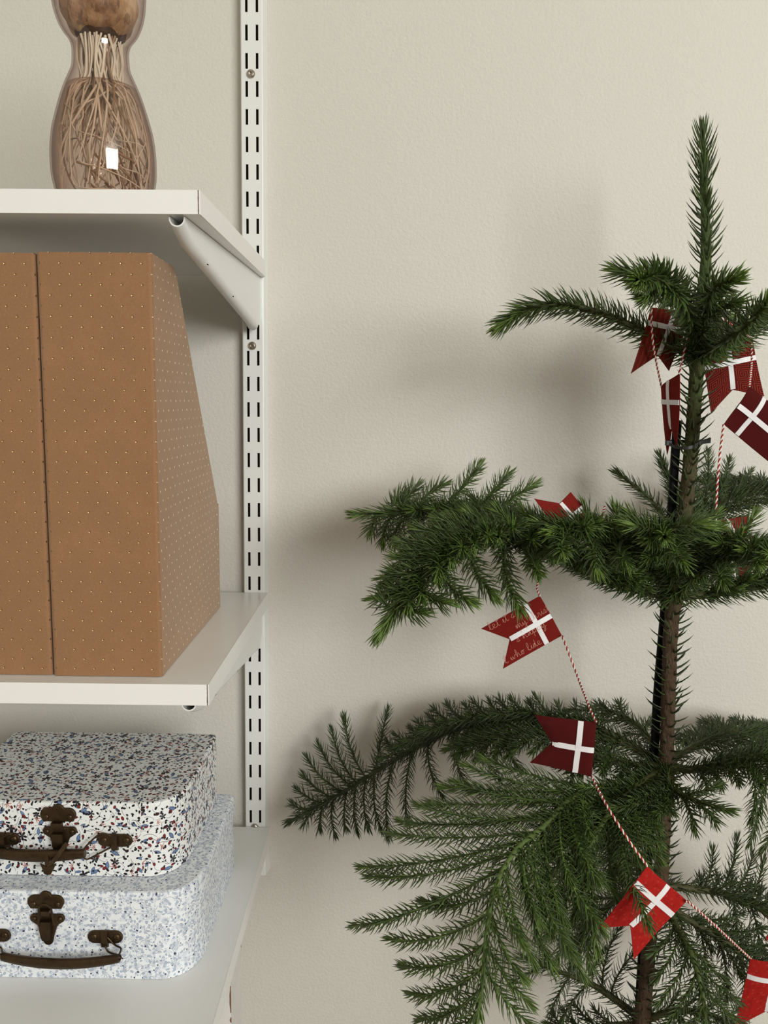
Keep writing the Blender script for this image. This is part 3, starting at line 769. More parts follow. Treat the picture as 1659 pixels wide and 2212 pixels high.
# ------------------------------------------------------------------ potted indoor pine (only the part above the frame's lower edge is seen)
class NB:
    """numpy triangles with a per-vertex tint"""
    def __init__(s): s.V = []; s.T = []; s.A = []; s.M = []; s.n = 0
    def put(s, V, T, A, mi):
        s.V.append(V); s.T.append(T+s.n); s.A.append(A); s.M.append(np.full(len(T), mi, np.int32)); s.n += len(V)
    def tube(s, P, rad, sides, tint, mi=1, wob=0.):
        R0 = np.broadcast_to(np.array(rad, float), (len(P),))
        V, R = tube_rings(P, R0, sides)
        if wob: V = P[:, None, :] + (V-P[:, None, :])*(1+wob*rng.standard_normal((len(P), sides, 1)))
        n = len(P); i, j = np.meshgrid(np.arange(n-1), np.arange(sides), indexing='ij'); k = (j+1) % sides
        a, b, c, d = i*sides+j, i*sides+k, (i+1)*sides+k, (i+1)*sides+j
        T = np.concatenate([np.stack([a, b, c], -1).reshape(-1, 3), np.stack([a, c, d], -1).reshape(-1, 3)])
        s.put(V.reshape(-1, 3), T, np.broadcast_to(np.repeat(np.broadcast_to(np.array(tint, float), (n,)), sides), (n*sides,)), mi)
    def needles(s, P, R, dens, L, w, a0=68, a1=34, curl=.30, tint=(.3, .3), u0=0., u1=1., tuft=9, tipw=1., up=0.):
        """spirally set, incurved awl needles along curve P (stem radius R)"""
        T, N, B = frames(P)
        seg = np.r_[0, np.cumsum(np.linalg.norm(np.diff(P, axis=0), axis=1))]; tot = seg[-1]
        m = max(4, int(tot*(u1-u0)*dens)); u = u0+(u1-u0)*(np.arange(m)+.5)/m
        u = np.clip(u + rng.normal(0, .15/m, m), 0, 1); ph = np.arange(m)*2.39996 + rng.normal(0, .25, m) + rng.uniform(0, 6)
        ang = np.radians(a0+(a1-a0)*np.clip((u-.55)/.45, 0, 1)**1.6 + rng.normal(0, 5, m)); ln = L*rng.uniform(.82, 1.12, m); w = w*1.40; dens = dens*1.0
        ln = ln*np.where(u > .82, 1-.25*(u-.82)/.18, 1.)
        if tuft:
            u = np.r_[u, np.full(tuft, .995)]; ph = np.r_[ph, rng.uniform(0, 6.28, tuft)]; ang = np.r_[ang, np.radians(rng.uniform(3, 30, tuft))]
            ln = np.r_[ln, L*rng.uniform(.5, .85, tuft)]
        S = u*tot
        def ip(X): return np.stack([np.interp(S, seg, X[:, k]) for k in range(3)], 1)
        p, t, n, b = ip(P), unit(ip(T)), unit(ip(N)), unit(ip(B))
        r = np.interp(S, seg, np.broadcast_to(np.array(R, float), (len(P),)))
        rad = n*np.cos(ph)[:, None] + b*np.sin(ph)[:, None]
        if up: 
            rad = unit(rad + np.array([0, 0, up]))
        d = rad*np.sin(ang)[:, None] + t*np.cos(ang)[:, None]
        base = p + rad*(r*.75)[:, None]
        wd = unit(np.cross(d, t)+1e-6); th = unit(np.cross(wd, d))
        k = len(u); V = np.empty((k, 10, 3)); ww = w*rng.uniform(.85, 1.15, k)
        for q, (sv, wf) in enumerate(((0., 1.), (.38, .92), (.74, .62))):
            c = base + (d*sv + t*(curl*sv*sv))*ln[:, None]
            f = (ww*wf)[:, None]
            V[:, q*3] = c+wd*f*.5; V[:, q*3+1] = c-wd*f*.5; V[:, q*3+2] = c-th*f*.55
        V[:, 9] = base + (d + t*curl)*ln[:, None]
        tri = []
        for q in (0, 3):
            for a in range(3):
                c = (a+1) % 3; tri += [(q+a, q+c, q+3+c), (q+a, q+3+c, q+3+a)]
        tri += [(6, 7, 9), (7, 8, 9), (8, 6, 9)]
        tri = np.array(tri); Tt = (tri[None]+(np.arange(k)*10)[:, None, None]).reshape(-1, 3)
        ti = tint[0]+(tint[1]-tint[0])*np.clip((u-.80)/.20, 0, 1)**1.3 + rng.normal(0, .09, k)
        A = np.repeat(ti, 10).reshape(k, 10); A = A + np.array([.10]*3+[.02]*3+[-.02]*3+[.02])[None]
        s.put(V.reshape(-1, 3), Tt, A.reshape(-1), 0)
    def build(s, name, mats, parent, origin):
        V = np.concatenate(s.V)-np.array(origin)[None]; T = np.concatenate(s.T).astype(np.int32)
        me = bpy.data.meshes.new(name)
        me.vertices.add(len(V)); me.vertices.foreach_set('co', V.astype(np.float32).ravel())
        me.loops.add(T.size); me.loops.foreach_set('vertex_index', T.ravel())
        me.polygons.add(len(T)); me.polygons.foreach_set('loop_start', np.arange(0, T.size, 3, dtype=np.int32))
        me.polygons.foreach_set('material_index', np.concatenate(s.M)); me.polygons.foreach_set('use_smooth', np.ones(len(T), bool))
        at_ = me.attributes.new('tint', 'FLOAT', 'POINT'); at_.data.foreach_set('value', np.concatenate(s.A).astype(np.float32))
        me.update(calc_edges=True); me.validate()
        return link(name, me, mats, parent)

TREE_LOC = tuple(at(1437, 1655, -.2)[:2]) + (0.,)
tree = empty('norfolk_pine', 'dark green indoor pine with tiers of needled branches, hung with red flags', 'tree', TREE_LOC)
def P3(l): return np.array([at(*q) for q in l])
NM = [M['needle'], M['twig']]

trunk_px = [(1519, 290, -.2), (1521, 400, -.2), (1525, 560, -.2), (1512, 690, -.2), (1505, 800, -.2), (1495, 948, -.2), (1484, 1060, -.2), (1473, 1160, -.2), (1461, 1260, -.2),
            (1450, 1350, -.2), (1445, 1470, -.2), (1442, 1570, -.2), (1439, 1660, -.2), (1433, 1800, -.2), (1426, 1900, -.2), (1405, 2010, -.2), (1397, 2100, -.2), (1386, 2212, -.2)]
tp = P3(trunk_px); foot = tp[-1] + (tp[-1]-tp[-5])/(tp[-5][2]-tp[-1][2])*(tp[-1][2]-.0)
trunk_c = smooth_curve(np.vstack([tp, [foot[0], foot[1], .0]]), 420)
zc = trunk_c[:, 2]
tr_r = np.interp(zc, [0, .72, 1.0, 1.2, 1.3, 1.46, 1.56, 1.64, 1.668], [.0110, .0080, .0074, .0077, .0072, .0068, .0050, .0034, .0006])
for zw_, k in ((tp[4][2]+.012, .0016), (at(1456, 1285, -.2)[2], .0024), (at(1437, 1655, -.2)[2], .0026), (at(1417, 1915, -.2)[2], .0022), (at(1389, 2195, -.2)[2], .0022)):
    tr_r = tr_r + k*np.exp(-((zc-zw_)/.012)**2)
nb = NB(); nb.tube(trunk_c, tr_r, 28, .2, 0, .045); nb.build('trunk', [M['bark']], tree, TREE_LOC)
trunk_o = tree.children[0] if tree.children else None
nb = NB()
def cut(z0, z1):
    m = (zc <= z0) & (zc >= z1); return trunk_c[m][::-1], tr_r[m][::-1]
ZL = [at(1525, y, -.2)[2] for y in (278, 300, 420, 580, 760, 1290, 1660, 2230)]
for za, zb_, dens, L, w, a0, a1, ti, tf in ((ZL[0], ZL[2], 1150, .0205, .0016, 40, 22, (.36, .44), 16), (ZL[2], ZL[3], 900, .0185, .0019, 54, 47, (.28, .30), 0), (ZL[3], ZL[4], 700, .0180, .0019, 62, 62, (.25, .25), 0),
                                           (ZL[4], ZL[5], 560, .0195, .0022, 70, 66, (.20, .2), 0), (ZL[5], ZL[6], 500, .0205, .0024, 74, 72, (.14, .14), 0), (ZL[6], ZL[7], 420, .0200, .0024, 76, 74, (.10, .10), 0)):
    c, r = cut(za, zb_); nb.needles(c, r, dens, L, w, a0, a1, .34, ti, tuft=tf)
tag(nb.build('trunk_needle', NM, trunk_o, TREE_LOC), 'spiky needles standing off the trunk', kind='stuff')

N_LET = [0]; LETS = []
def pix(P):
    d = np.asarray(P)-CAM; z = d @ FWD
    return 829.5+F_PX*(d @ RIGHT)/z, 1106-F_PX*(d @ UPV)/z
def let_curve(p0, T, p1, k=.45, n=26, sag=0.):
    """a branchlet leaves its branch leaning along it (T) and bends out to its tip"""
    d = p1-p0; l = np.linalg.norm(d)
    c = p0 + d*.45 + T*l*k*.35 + np.array([0, 0, sag*l])
    t = np.linspace(0, 1, n)[:, None]
    return (1-t)**2*p0 + 2*t*(1-t)*c + t*t*p1
STYLE = dict(
    young=dict(dens=1700, L=.0185, w=.00150, a0=66, a1=30, curl=.34, tint=(.46, .78)),
    soft=dict(dens=1500, L=.0158, w=.00120, a0=64, a1=28, curl=.36, tint=(.40, .72)),
    mid=dict(dens=1150, L=.0130, w=.00112, a0=62, a1=30, curl=.40, tint=(.30, .42)),
    front=dict(dens=1120, L=.0134, w=.00110, a0=62, a1=30, curl=.42, tint=(.42, .62)),
    old=dict(dens=1000, L=.0130, w=.00110, a0=64, a1=32, curl=.42, tint=(.16, .30)))
def branch(px, style, r0=.0034, r1=.0013, lets=(), auto=None, own=1., label=None, stem=.35, tuft=12):
    ax = smooth_curve(P3(px), 70); T, N_, B_ = frames(ax); st = STYLE[style]
    nb = NB(); rr = np.linspace(r0, r1, 70)
    nb.tube(ax, rr, 9, np.linspace(stem*.4, stem, 70), 1, .05)
    nb.needles(ax, rr, st['dens']*.85*own, st['L']*1.06, st['w']*1.15, st['a0']+4, st['a1'], st['curl'], (st['tint'][0]-.04, st['tint'][1]), tuft=tuft)
    br = nb.build('branch', NM, tree, TREE_LOC)
    if label: tag(br, label)
    def let(p0, t0, p1, k=.45, sag=0., ls=1., rs=1.):
        N_LET[0] += 1
        c = let_curve(p0, t0, p1, k, 26, sag); q = NB(); rr = np.linspace(.00125, .0007, 26)*rs
        q.tube(c, rr, 6, np.linspace(stem*.7, stem*1.15, 26), 1)
        q.needles(c, rr, st['dens'], st['L']*ls, st['w'], st['a0'], st['a1'], st['curl'], st['tint'], u0=.04, tuft=10)
        a, m_, e = (pix(c[k]) for k in (2, 13, -1))
        vis = sum(0 < x < W_PX and 0 < y < H_PX for x, y in (a, m_, e))/3
        LETS.append((math.dist(a, e)*vis*(1+1.4*max(0, -float(c[:, 1].mean())-.10)), q, br))
    for e in lets:
        u, x, y, Y = e[:4]; i = min(69, int(u*69)); let(ax[i], T[i], at(x, y, Y), *(e[4:] if len(e) > 4 else ()))
    if auto:
        ds, L, u0, u1 = auto['ds'], auto['L'], auto.get('u0', .2), auto.get('u1', .95)
        tot = np.linalg.norm(np.diff(ax, axis=0), axis=1).sum(); m = max(1, int(tot*(u1-u0)/ds))
        for j in range(m):
            for sd in auto.get('sides', (-1, 1)):
                u = u0+(u1-u0)*(j+.5+.25*sd)/m; i = min(69, max(0, int(u*69))); t0 = T[i]
                S = unit(np.cross(t0, np.array([0, 0, 1.])))*sd
                Uv = unit(np.cross(S*sd, t0)); ang = math.radians(auto.get('ang', 55)+random.uniform(-7, 7))
                prof = min(1., .45+1.6*(u-u0))*(.30+.70*min(1., (1-u)/.45))
                l = L*prof*random.uniform(.85, 1.12)
                d = t0*cs(ang)+S*sn(ang)+Uv*(auto.get('lift', .1)+random.uniform(-.10, .10))
                e = ax[i]+unit(d)*l+np.array([0, 0, -auto.get('droop', .15)*l])
                if e[1] > -.012: e[1] = -.012
                let(ax[i], t0, e, .35, auto.get('sag', .05))

# --- top tier: young unbranched arms
branch([(1507, 772, -.20), (1440, 744, -.20), (1370, 706, -.205), (1290, 674, -.21), (1200, 658, -.215), (1130, 673, -.22), (1082, 702, -.225)], 'young', .0042, .0022, own=1.15)
branch([(1508, 762, -.21), (1495, 690, -.25), (1460, 630, -.31), (1415, 600, -.355), (1376, 606, -.40)], 'young', .0040, .0022, own=1.25, lets=[(.55, 1395, 640, -.35), (.7, 1335, 585, -.33)], label='branch pointing at the viewer, bright rosette at its tip')
branch([(1510, 762, -.21), (1520, 690, -.25), (1540, 630, -.30), (1588, 602, -.335)], 'young', .0038, .0020, own=1.1, lets=[(.4, 1590, 655, -.30)])
branch([(1512, 778, -.20), (1560, 752, -.205), (1610, 722, -.21), (1665, 690, -.22), (1720, 665, -.23)], 'young', .0042, .0022, own=1.15)
branch([(1512, 768, -.21), (1570, 736, -.26), (1625, 690, -.31), (1662, 652, -.345)], 'young', .0038, .0022, own=1.0)
branch([(1506, 765, -.19), (1480, 715, -.15), (1440, 680, -.115)], 'young', .0036, .002, own=.8)
branch([(1512, 765, -.19), (1540, 712, -.15), (1580, 690, -.115)], 'young', .0036, .002, own=.7)
# --- second tier
branch([(1454, 1290, -.20), (1380, 1274, -.22), (1300, 1240, -.26), (1230, 1205, -.29), (1150, 1175, -.31), (1060, 1160, -.33), (975, 1190, -.35), (895, 1262, -.37), (822, 1368, -.385)], 'soft', .0050, .0016, own=1.1,
       lets=[(.93, 910, 1322, -.40), (.87, 962, 1302, -.41), (.80, 1012, 1298, -.41), (.72, 1066, 1284, -.40), (.62, 1120, 1312, -.40), (.52, 1162, 1238, -.40), (.47, 1215, 1194, -.40),
             (.95, 830, 1300, -.37), (.90, 838, 1268, -.36), (.85, 848, 1236, -.35), (.79, 858, 1204, -.34), (.73, 868, 1172, -.33), (.68, 905, 1142, -.32), (.62, 950, 1122, -.31), (.55, 1010, 1108, -.30), (.48, 1075, 1105, -.29), (.42, 1130, 1105, -.28)],
       auto=dict(ds=.013, L=.062, u0=.12, u1=.90, ang=50, lift=.22, droop=.1))
branch([(1456, 1280, -.19), (1350, 1205, -.18), (1250, 1155, -.175), (1130, 1125, -.17), (1000, 1108, -.165), (880, 1106, -.16), (772, 1112, -.16)], 'soft', .0048, .0016,
       lets=[(.76, 1032, 1008, -.12, -.2), (.66, 1096, 1026, -.125, -.1), (.58, 1152, 1048, -.13), (.83, 957, 1046, -.12), (.88, 900, 1052, -.125), (.91, 872, 1066, -.13),
             (.93, 800, 1148, -.18), (.89, 828, 1166, -.19), (.85, 852, 1170, -.20), (.80, 892, 1165, -.21), (.74, 950, 1160, -.22)],
       auto=dict(ds=.019, L=.05, u0=.2, u1=.82, ang=52, lift=.2, droop=.05))
branch([(1457, 1286, -.205), (1400, 1215, -.26), (1330, 1165, -.31), (1255, 1140, -.345), (1190, 1150, -.38)], 'soft', .0046, .0016,
       lets=[(.75, 1289, 1231, -.38), (.6, 1352, 1219, -.37), (.9, 1215, 1195, -.41), (.5, 1330, 1105, -.30), (.7, 1262, 1100, -.32)], auto=dict(ds=.018, L=.06, u0=.2, u1=.9, ang=52, lift=.2, droop=.1))
branch([(1459, 1286, -.21), (1448, 1225, -.27), (1435, 1175, -.33), (1428, 1150, -.375), (1436, 1160, -.41)], 'soft', .0046, .0016,
       lets=[(.7, 1476, 1216, -.40), (.75, 1400, 1165, -.39), (.55, 1400, 1205, -.36), (.5, 1545, 1112, -.30), (.6, 1360, 1110, -.33)], auto=dict(ds=.017, L=.06, u0=.2, u1=.9, ang=55, lift=.25, droop=.1))
branch([(1461, 1286, -.21), (1510, 1238, -.27), (1565, 1200, -.32), (1625, 1190, -.36), (1695, 1200, -.39)], 'soft', .0046, .0016,
       lets=[(.35, 1532, 1166, -.33), (.55, 1600, 1158, -.37), (.7, 1640, 1215, -.40), (.6, 1625, 1120, -.32), (.45, 1560, 1255, -.34)], auto=dict(ds=.017, L=.06, u0=.25, u1=.95, ang=55, lift=.22, droop=.08))
branch([(1461, 1288, -.20), (1530, 1284, -.20), (1600, 1274, -.205), (1680, 1264, -.21), (1760, 1260, -.21)], 'soft', .0050, .0018, own=1.1,
       auto=dict(ds=.017, L=.065, u0=.12, u1=.95, ang=52, lift=.35, droop=0.))
branch([(1459, 1280, -.19), (1495, 1165, -.14), (1555, 1090, -.10), (1635, 1050, -.07), (1720, 1055, -.06)], 'mid', .0046, .0016,
       lets=[(.30, 1490, 985, -.07), (.38, 1530, 980, -.06), (.48, 1575, 995, -.05), (.6, 1620, 1020, -.04), (.25, 1425, 985, -.09, .1), (.22, 1432, 1003, -.10)], auto=dict(ds=.014, L=.075, u0=.22, u1=.95, ang=58, lift=.15, droop=.1))
branch([(1456, 1280, -.19), (1448, 1160, -.135), (1410, 1085, -.10), (1335, 1022, -.07)], 'mid', .0042, .0015, auto=dict(ds=.026, L=.03, u0=.3, u1=.6, ang=50))
# --- third tier
branch([(1433, 1655, -.19), (1330, 1592, -.16), (1220, 1557, -.14), (1100, 1552, -.12), (980, 1577, -.10), (860, 1637, -.085), (740, 1712, -.075), (626, 1774, -.07)], 'old', .0052, .0016, own=1.5,
       lets=[(.745, 836, 1538, -.04, .1), (.775, 744, 1553, -.05), (.80, 718, 1582, -.05), (.82, 690, 1612, -.05), (.85, 666, 1641, -.05), (.88, 658, 1678, -.05), (.91, 644, 1707, -.05), (.95, 634, 1738, -.055),
             (.93, 657, 1778, -.09), (.90, 691, 1788, -.10), (.87, 722, 1798, -.105), (.84, 746, 1785, -.11), (.81, 770, 1790, -.115), (.78, 794, 1785, -.12), (.75, 820, 1786, -.13), (.69, 838, 1806, -.135), (.63, 880, 1770, -.14), (.58, 952, 1714, -.15), (.52, 1010, 1700, -.16), (.46, 1075, 1680, -.16), (.40, 1120, 1660, -.17)],
       auto=dict(ds=.015, L=.05, u0=.15, u1=.66, ang=48, lift=.45, droop=.0))
branch([(1434, 1662, -.21), (1340, 1690, -.26), (1240, 1722, -.31), (1180, 1780, -.35), (1118, 1832, -.385), (1075, 1905, -.415), (1053, 2000, -.435), (1044, 2100, -.445), (1030, 2225, -.45)], 'front', .0036, .0016, own=.8, stem=.8,
       label='drooping branch with a bright green stem',
       lets=[(.30, 1045, 1640, -.26), (.33, 960, 1700, -.27), (.39, 930, 1735, -.28), (.45, 870, 1775, -.29), (.36, 1010, 1655, -.27), (.42, 985, 1690, -.28), (.48, 905, 1740, -.29), (.54, 845, 1800, -.30), (.585, 782, 1874, -.31), (.63, 800, 1894, -.32), (.68, 764, 2000, -.33), (.73, 915, 1950, -.36), (.775, 845, 2028, -.37), (.83, 872, 2086, -.38), (.875, 891, 2147, -.385), (.92, 907, 2203, -.39), (.96, 925, 2260, -.40),
             (.50, 1300, 2005, -.42), (.54, 1257, 2105, -.43), (.58, 1235, 2060, -.44), (.62, 1193, 2090, -.44), (.67, 1150, 2075, -.45), (.72, 1124, 2030, -.46), (.78, 1126, 2108, -.46), (.83, 1138, 2162, -.46), (.88, 1144, 2212, -.46), (.42, 1290, 1900, -.41), (.46, 1330, 1930, -.39), (.38, 1265, 1860, -.39), (.34, 1275, 1800, -.37), (.44, 1230, 1900, -.41), (.52, 1215, 1985, -.42), (.56, 1185, 2010, -.42), (.60, 1160, 1985, -.43)])
branch([(1435, 1664, -.21), (1385, 1692, -.26), (1330, 1742, -.31), (1288, 1800, -.345), (1262, 1880, -.37), (1250, 1970, -.385)], 'front', .0046, .0016, own=.9, stem=.6,
       lets=[(.55, 1402, 1998, -.44, .3), (.75, 1290, 2050, -.41), (.85, 1275, 2085, -.41), (.6, 1175, 1900, -.36), (.7, 1165, 1960, -.37), (.8, 1180, 2020, -.38), (.9, 1205, 2075, -.39), (.5, 1185, 1830, -.35), (.4, 1235, 1740, -.32), (.35, 1200, 1770, -.33), (.45, 1170, 1860, -.35), (.3, 1260, 1700, -.30), (.35, 1395, 1810, -.34), (.42, 1380, 1850, -.35), (.5, 1345, 1900, -.37), (.58, 1330, 1930, -.38), (.65, 1210, 1930, -.37), (.75, 1200, 1990, -.38)],
       auto=dict(ds=.013, L=.06, u0=.15, u1=.6, ang=52, lift=.05, droop=.3))
branch([(1437, 1660, -.21), (1448, 1698, -.26), (1495, 1726, -.30), (1574, 1750, -.33)], 'mid', .0042, .0014, lets=[(.5, 1325, 1745, -.33), (.4, 1365, 1725, -.32), (.35, 1420, 1760, -.33), (.6, 1500, 1790, -.33), (.75, 1545, 1775, -.34), (.6, 1545, 1700, -.30)])
branch([(1441, 1655, -.205), (1500, 1662, -.22), (1580, 1645, -.24), (1660, 1636, -.255), (1750, 1645, -.26)], 'mid', .0050, .0018, own=1.1, stem=.6,
       lets=[(.75, 1622, 1818, -.26, .1), (.85, 1652, 1830, -.26), (.6, 1625, 1770, -.27)], auto=dict(ds=.011, L=.085, u0=.15, u1=.95, ang=55, lift=.15, droop=.25))
branch([(1439, 1650, -.19), (1510, 1606, -.15), (1590, 1582, -.12), (1670, 1580, -.10), (1740, 1590, -.09)], 'mid', .0046, .0016, own=1.1, auto=dict(ds=.013, L=.07, u0=.2, u1=.95, ang=55, lift=.05, droop=.25))
branch([(1434, 1648, -.185), (1385, 1575, -.13), (1315, 1535, -.10), (1232, 1536, -.08)], 'mid', .0044, .0015, auto=dict(ds=.024, L=.045, u0=.25, u1=.75, ang=52, droop=.25))
branch([(1438, 1658, -.20), (1360, 1650, -.21), (1290, 1640, -.215), (1215, 1655, -.22)], 'mid', .0044, .0015, auto=dict(ds=.018, L=.075, u0=.15, u1=.95, ang=55, lift=.2, droop=.2))
branch([(1436, 1662, -.21), (1405, 1705, -.24), (1365, 1765, -.265), (1335, 1835, -.28), (1320, 1900, -.29)], 'mid', .0042, .0015, auto=dict(ds=.015, L=.065, u0=.2, u1=.95, ang=52, lift=.1, droop=.25))
branch([(1434, 1650, -.19), (1370, 1615, -.175), (1280, 1590, -.165), (1180, 1580, -.155), (1070, 1590, -.15), (970, 1615, -.145)], 'mid', .0042, .0015, auto=dict(ds=.013, L=.06, u0=.2, u1=.95, ang=52, lift=.1, droop=.2))
# --- fourth tier, mostly hidden behind the flags
branch([(1419, 1912, -.195), (1480, 1918, -.19), (1560, 1930, -.18), (1640, 1955, -.17), (1730, 1985, -.16)], 'old', .0048, .0017,
       lets=[(.42, 1592, 1816, -.15), (.5, 1625, 1850, -.14), (.62, 1648, 1862, -.14), (.30, 1540, 1840, -.15), (.72, 1700, 1890, -.14), (.5, 1590, 2010, -.21), (.62, 1640, 2030, -.21), (.75, 1690, 2060, -.21)], auto=dict(ds=.019, L=.06, u0=.25, u1=.95, ang=55, lift=.3))
branch([(1419, 1925, -.20), (1470, 1975, -.215), (1550, 2025, -.23), (1640, 2085, -.24), (1730, 2150, -.24)], 'old', .0046, .0016,
       lets=[(.22, 1600, 1975, -.19), (.32, 1645, 2005, -.19), (.45, 1690, 2035, -.19), (.30, 1520, 2110, -.26), (.42, 1570, 2150, -.27), (.55, 1610, 2190, -.27), (.15, 1480, 2060, -.26), (.6, 1720, 2080, -.2)], auto=dict(ds=.018, L=.06, u0=.2, u1=.95, ang=55, lift=.1))
branch([(1418, 1925, -.21), (1455, 1990, -.26), (1495, 2065, -.30), (1518, 2150, -.325), (1526, 2240, -.335)], 'mid', .0046, .0016, stem=.6,
       lets=[(.40, 1420, 2110, -.31), (.52, 1425, 2165, -.32), (.64, 1440, 2210, -.33), (.45, 1560, 2110, -.31), (.58, 1590, 2160, -.32), (.70, 1600, 2210, -.33), (.32, 1410, 2060, -.29), (.82, 1460, 2250, -.34)])
branch([(1415, 1912, -.19), (1355, 1850, -.165), (1300, 1805, -.15), (1235, 1775, -.14), (1175, 1765, -.13)], 'old', .0046, .0016, auto=dict(ds=.020, L=.07, u0=.2, u1=.95, ang=55, droop=.15))
branch([(1416, 1920, -.20), (1350, 1935, -.20), (1285, 1985, -.195), (1230, 2050, -.19)], 'old', .0044, .0015, auto=dict(ds=.022, L=.06, u0=.2, u1=.9, ang=52, droop=.2))
# --- fifth tier
branch([(1388, 2205, -.19), (1330, 2160, -.17), (1275, 2125, -.155), (1205, 2098, -.145), (1130, 2068, -.135)], 'old', .0050, .0016,
       lets=[(.62, 1192, 2185, -.16, .3), (.35, 1335, 2010, -.13), (.28, 1375, 2055, -.14), (.5, 1300, 2060, -.13, -.1), (.75, 1160, 2030, -.12), (.45, 1215, 2205, -.18), (.8, 1110, 2120, -.15)])
branch([(1392, 2205, -.20), (1450, 2185, -.215), (1530, 2190, -.23), (1610, 2230, -.24)], 'old', .0046, .0016, auto=dict(ds=.020, L=.06, u0=.2, u1=.9, ang=55, lift=.2))
branch([(1385, 2215, -.20), (1320, 2215, -.19), (1250, 2225, -.18), (1185, 2215, -.17)], 'old', .0046, .0016, auto=dict(ds=.020, L=.055, u0=.15, u1=.9, ang=55, lift=.2))

LETS.sort(key=lambda e: -e[0])
for s_, q, br in LETS[:290]: q.build('branchlet', NM, br, TREE_LOC)
rest = NB()                                                        # the smallest and deepest twigs, past the limit, as one tangle
for s_, q, br in LETS[290:]:
    for V, T, A, Mi in zip(q.V, q.T, q.A, q.M): rest.V.append(V); rest.A.append(A); rest.M.append(Mi)
    k = rest.n
    for T in q.T: rest.T.append(T+k)
    rest.n += q.n
tag(rest.build('small_twigs', NM, tree, TREE_LOC), 'small crossing twigs deep in the tiers', kind='stuff')

# ------------------------------------------------------------------ stake and cable tie
sp = smooth_curve([tuple(at(1463, 908, -.190)), tuple(at(1453, 1070, -.189)), tuple(at(1437, 1300, -.188)), tuple(at(1421, 1490, -.188)), tuple(at(1415, 1600, -.188)), tuple(at(1401, 1830, -.188)), tuple(at(1378, 2212, -.188))], 40)
ft = sp[-1]+(sp[-1]-sp[-8])/(sp[-8][2]-sp[-1][2])*(sp[-1][2]-.001); sp = np.vstack([sp, ft])
b = MB(); T_, N_, B_ = frames(sp)
b.loft([[tuple(p+np.array([u*.0043, v*.0034, 0])) for u, v in ((-1, -.6), (-.7, -1), (.7, -1), (1, -.6), (1, .6), (.7, 1), (-.7, 1), (-1, .6))] for p in sp])
tag(b.build('plant_stake', M['stake'], None, tuple(sp[-1])), 'flat black plant stake standing close behind the pine trunk', 'stake')
def cable_tie():
    c = at(1487, 965, -.198); s0 = at(1455, 963, -.192)
    root = empty('cable_tie', 'black plastic tie binding the pine trunk to the black stake', 'tie', tuple(c))
    loop = [at(1443, 958, -.200), at(1458, 965, -.2035), at(1480, 968, -.2135), at(1500, 964, -.2125), at(1505, 960, -.198), at(1490, 955, -.1860), at(1460, 953, -.1800), at(1446, 954, -.188)]
    p = smooth_curve(np.vstack([loop, loop[:1]]), 60); b = MB()
    T, _, _ = frames(p); w = np.array([0, 0, .0017])
    out = unit(np.cross(T, np.array([0, 0, 1.])))*.0007
    b.loft([[tuple(q-w-o), tuple(q-w+o), tuple(q+w+o), tuple(q+w-o)] for q, o in zip(p, out)], 0, False, False)
    b.build('band', M['tie'], root)
    t0, t1 = at(1500, 963, -.2135), at(1535, 951, -.216); b = MB(); w = np.array([0, 0, .0028])
    q = smooth_curve([t0, (t0+t1)/2+np.array([0, 0, .001]), t1], 12)
    b.loft([[tuple(x-w*(.6+.4*i/11)+np.array([0, -.0006, 0])), tuple(x+w*(.6+.4*i/11)+np.array([0, -.0006, 0])), tuple(x+w*(.6+.4*i/11)+np.array([0, .0006, 0])), tuple(x-w*(.6+.4*i/11)+np.array([0, .0006, 0]))] for i, x in enumerate(q)])
    for i in range(2, 11): x = q[i]; b.box(tuple(x+np.array([-.0003, -.0011, -.0020])), tuple(x+np.array([.0003, -.0005, .0020])))
    b.build('tail', M['tie'], root)
    b = MB(); h = at(1444, 957, -.198); b.box(tuple(h-np.array([.0030, .0030, .0026])), tuple(h+np.array([.0030, .0030, .0026])), 0, .0006); b.build('lock', M['tie'], root)
cable_tie()

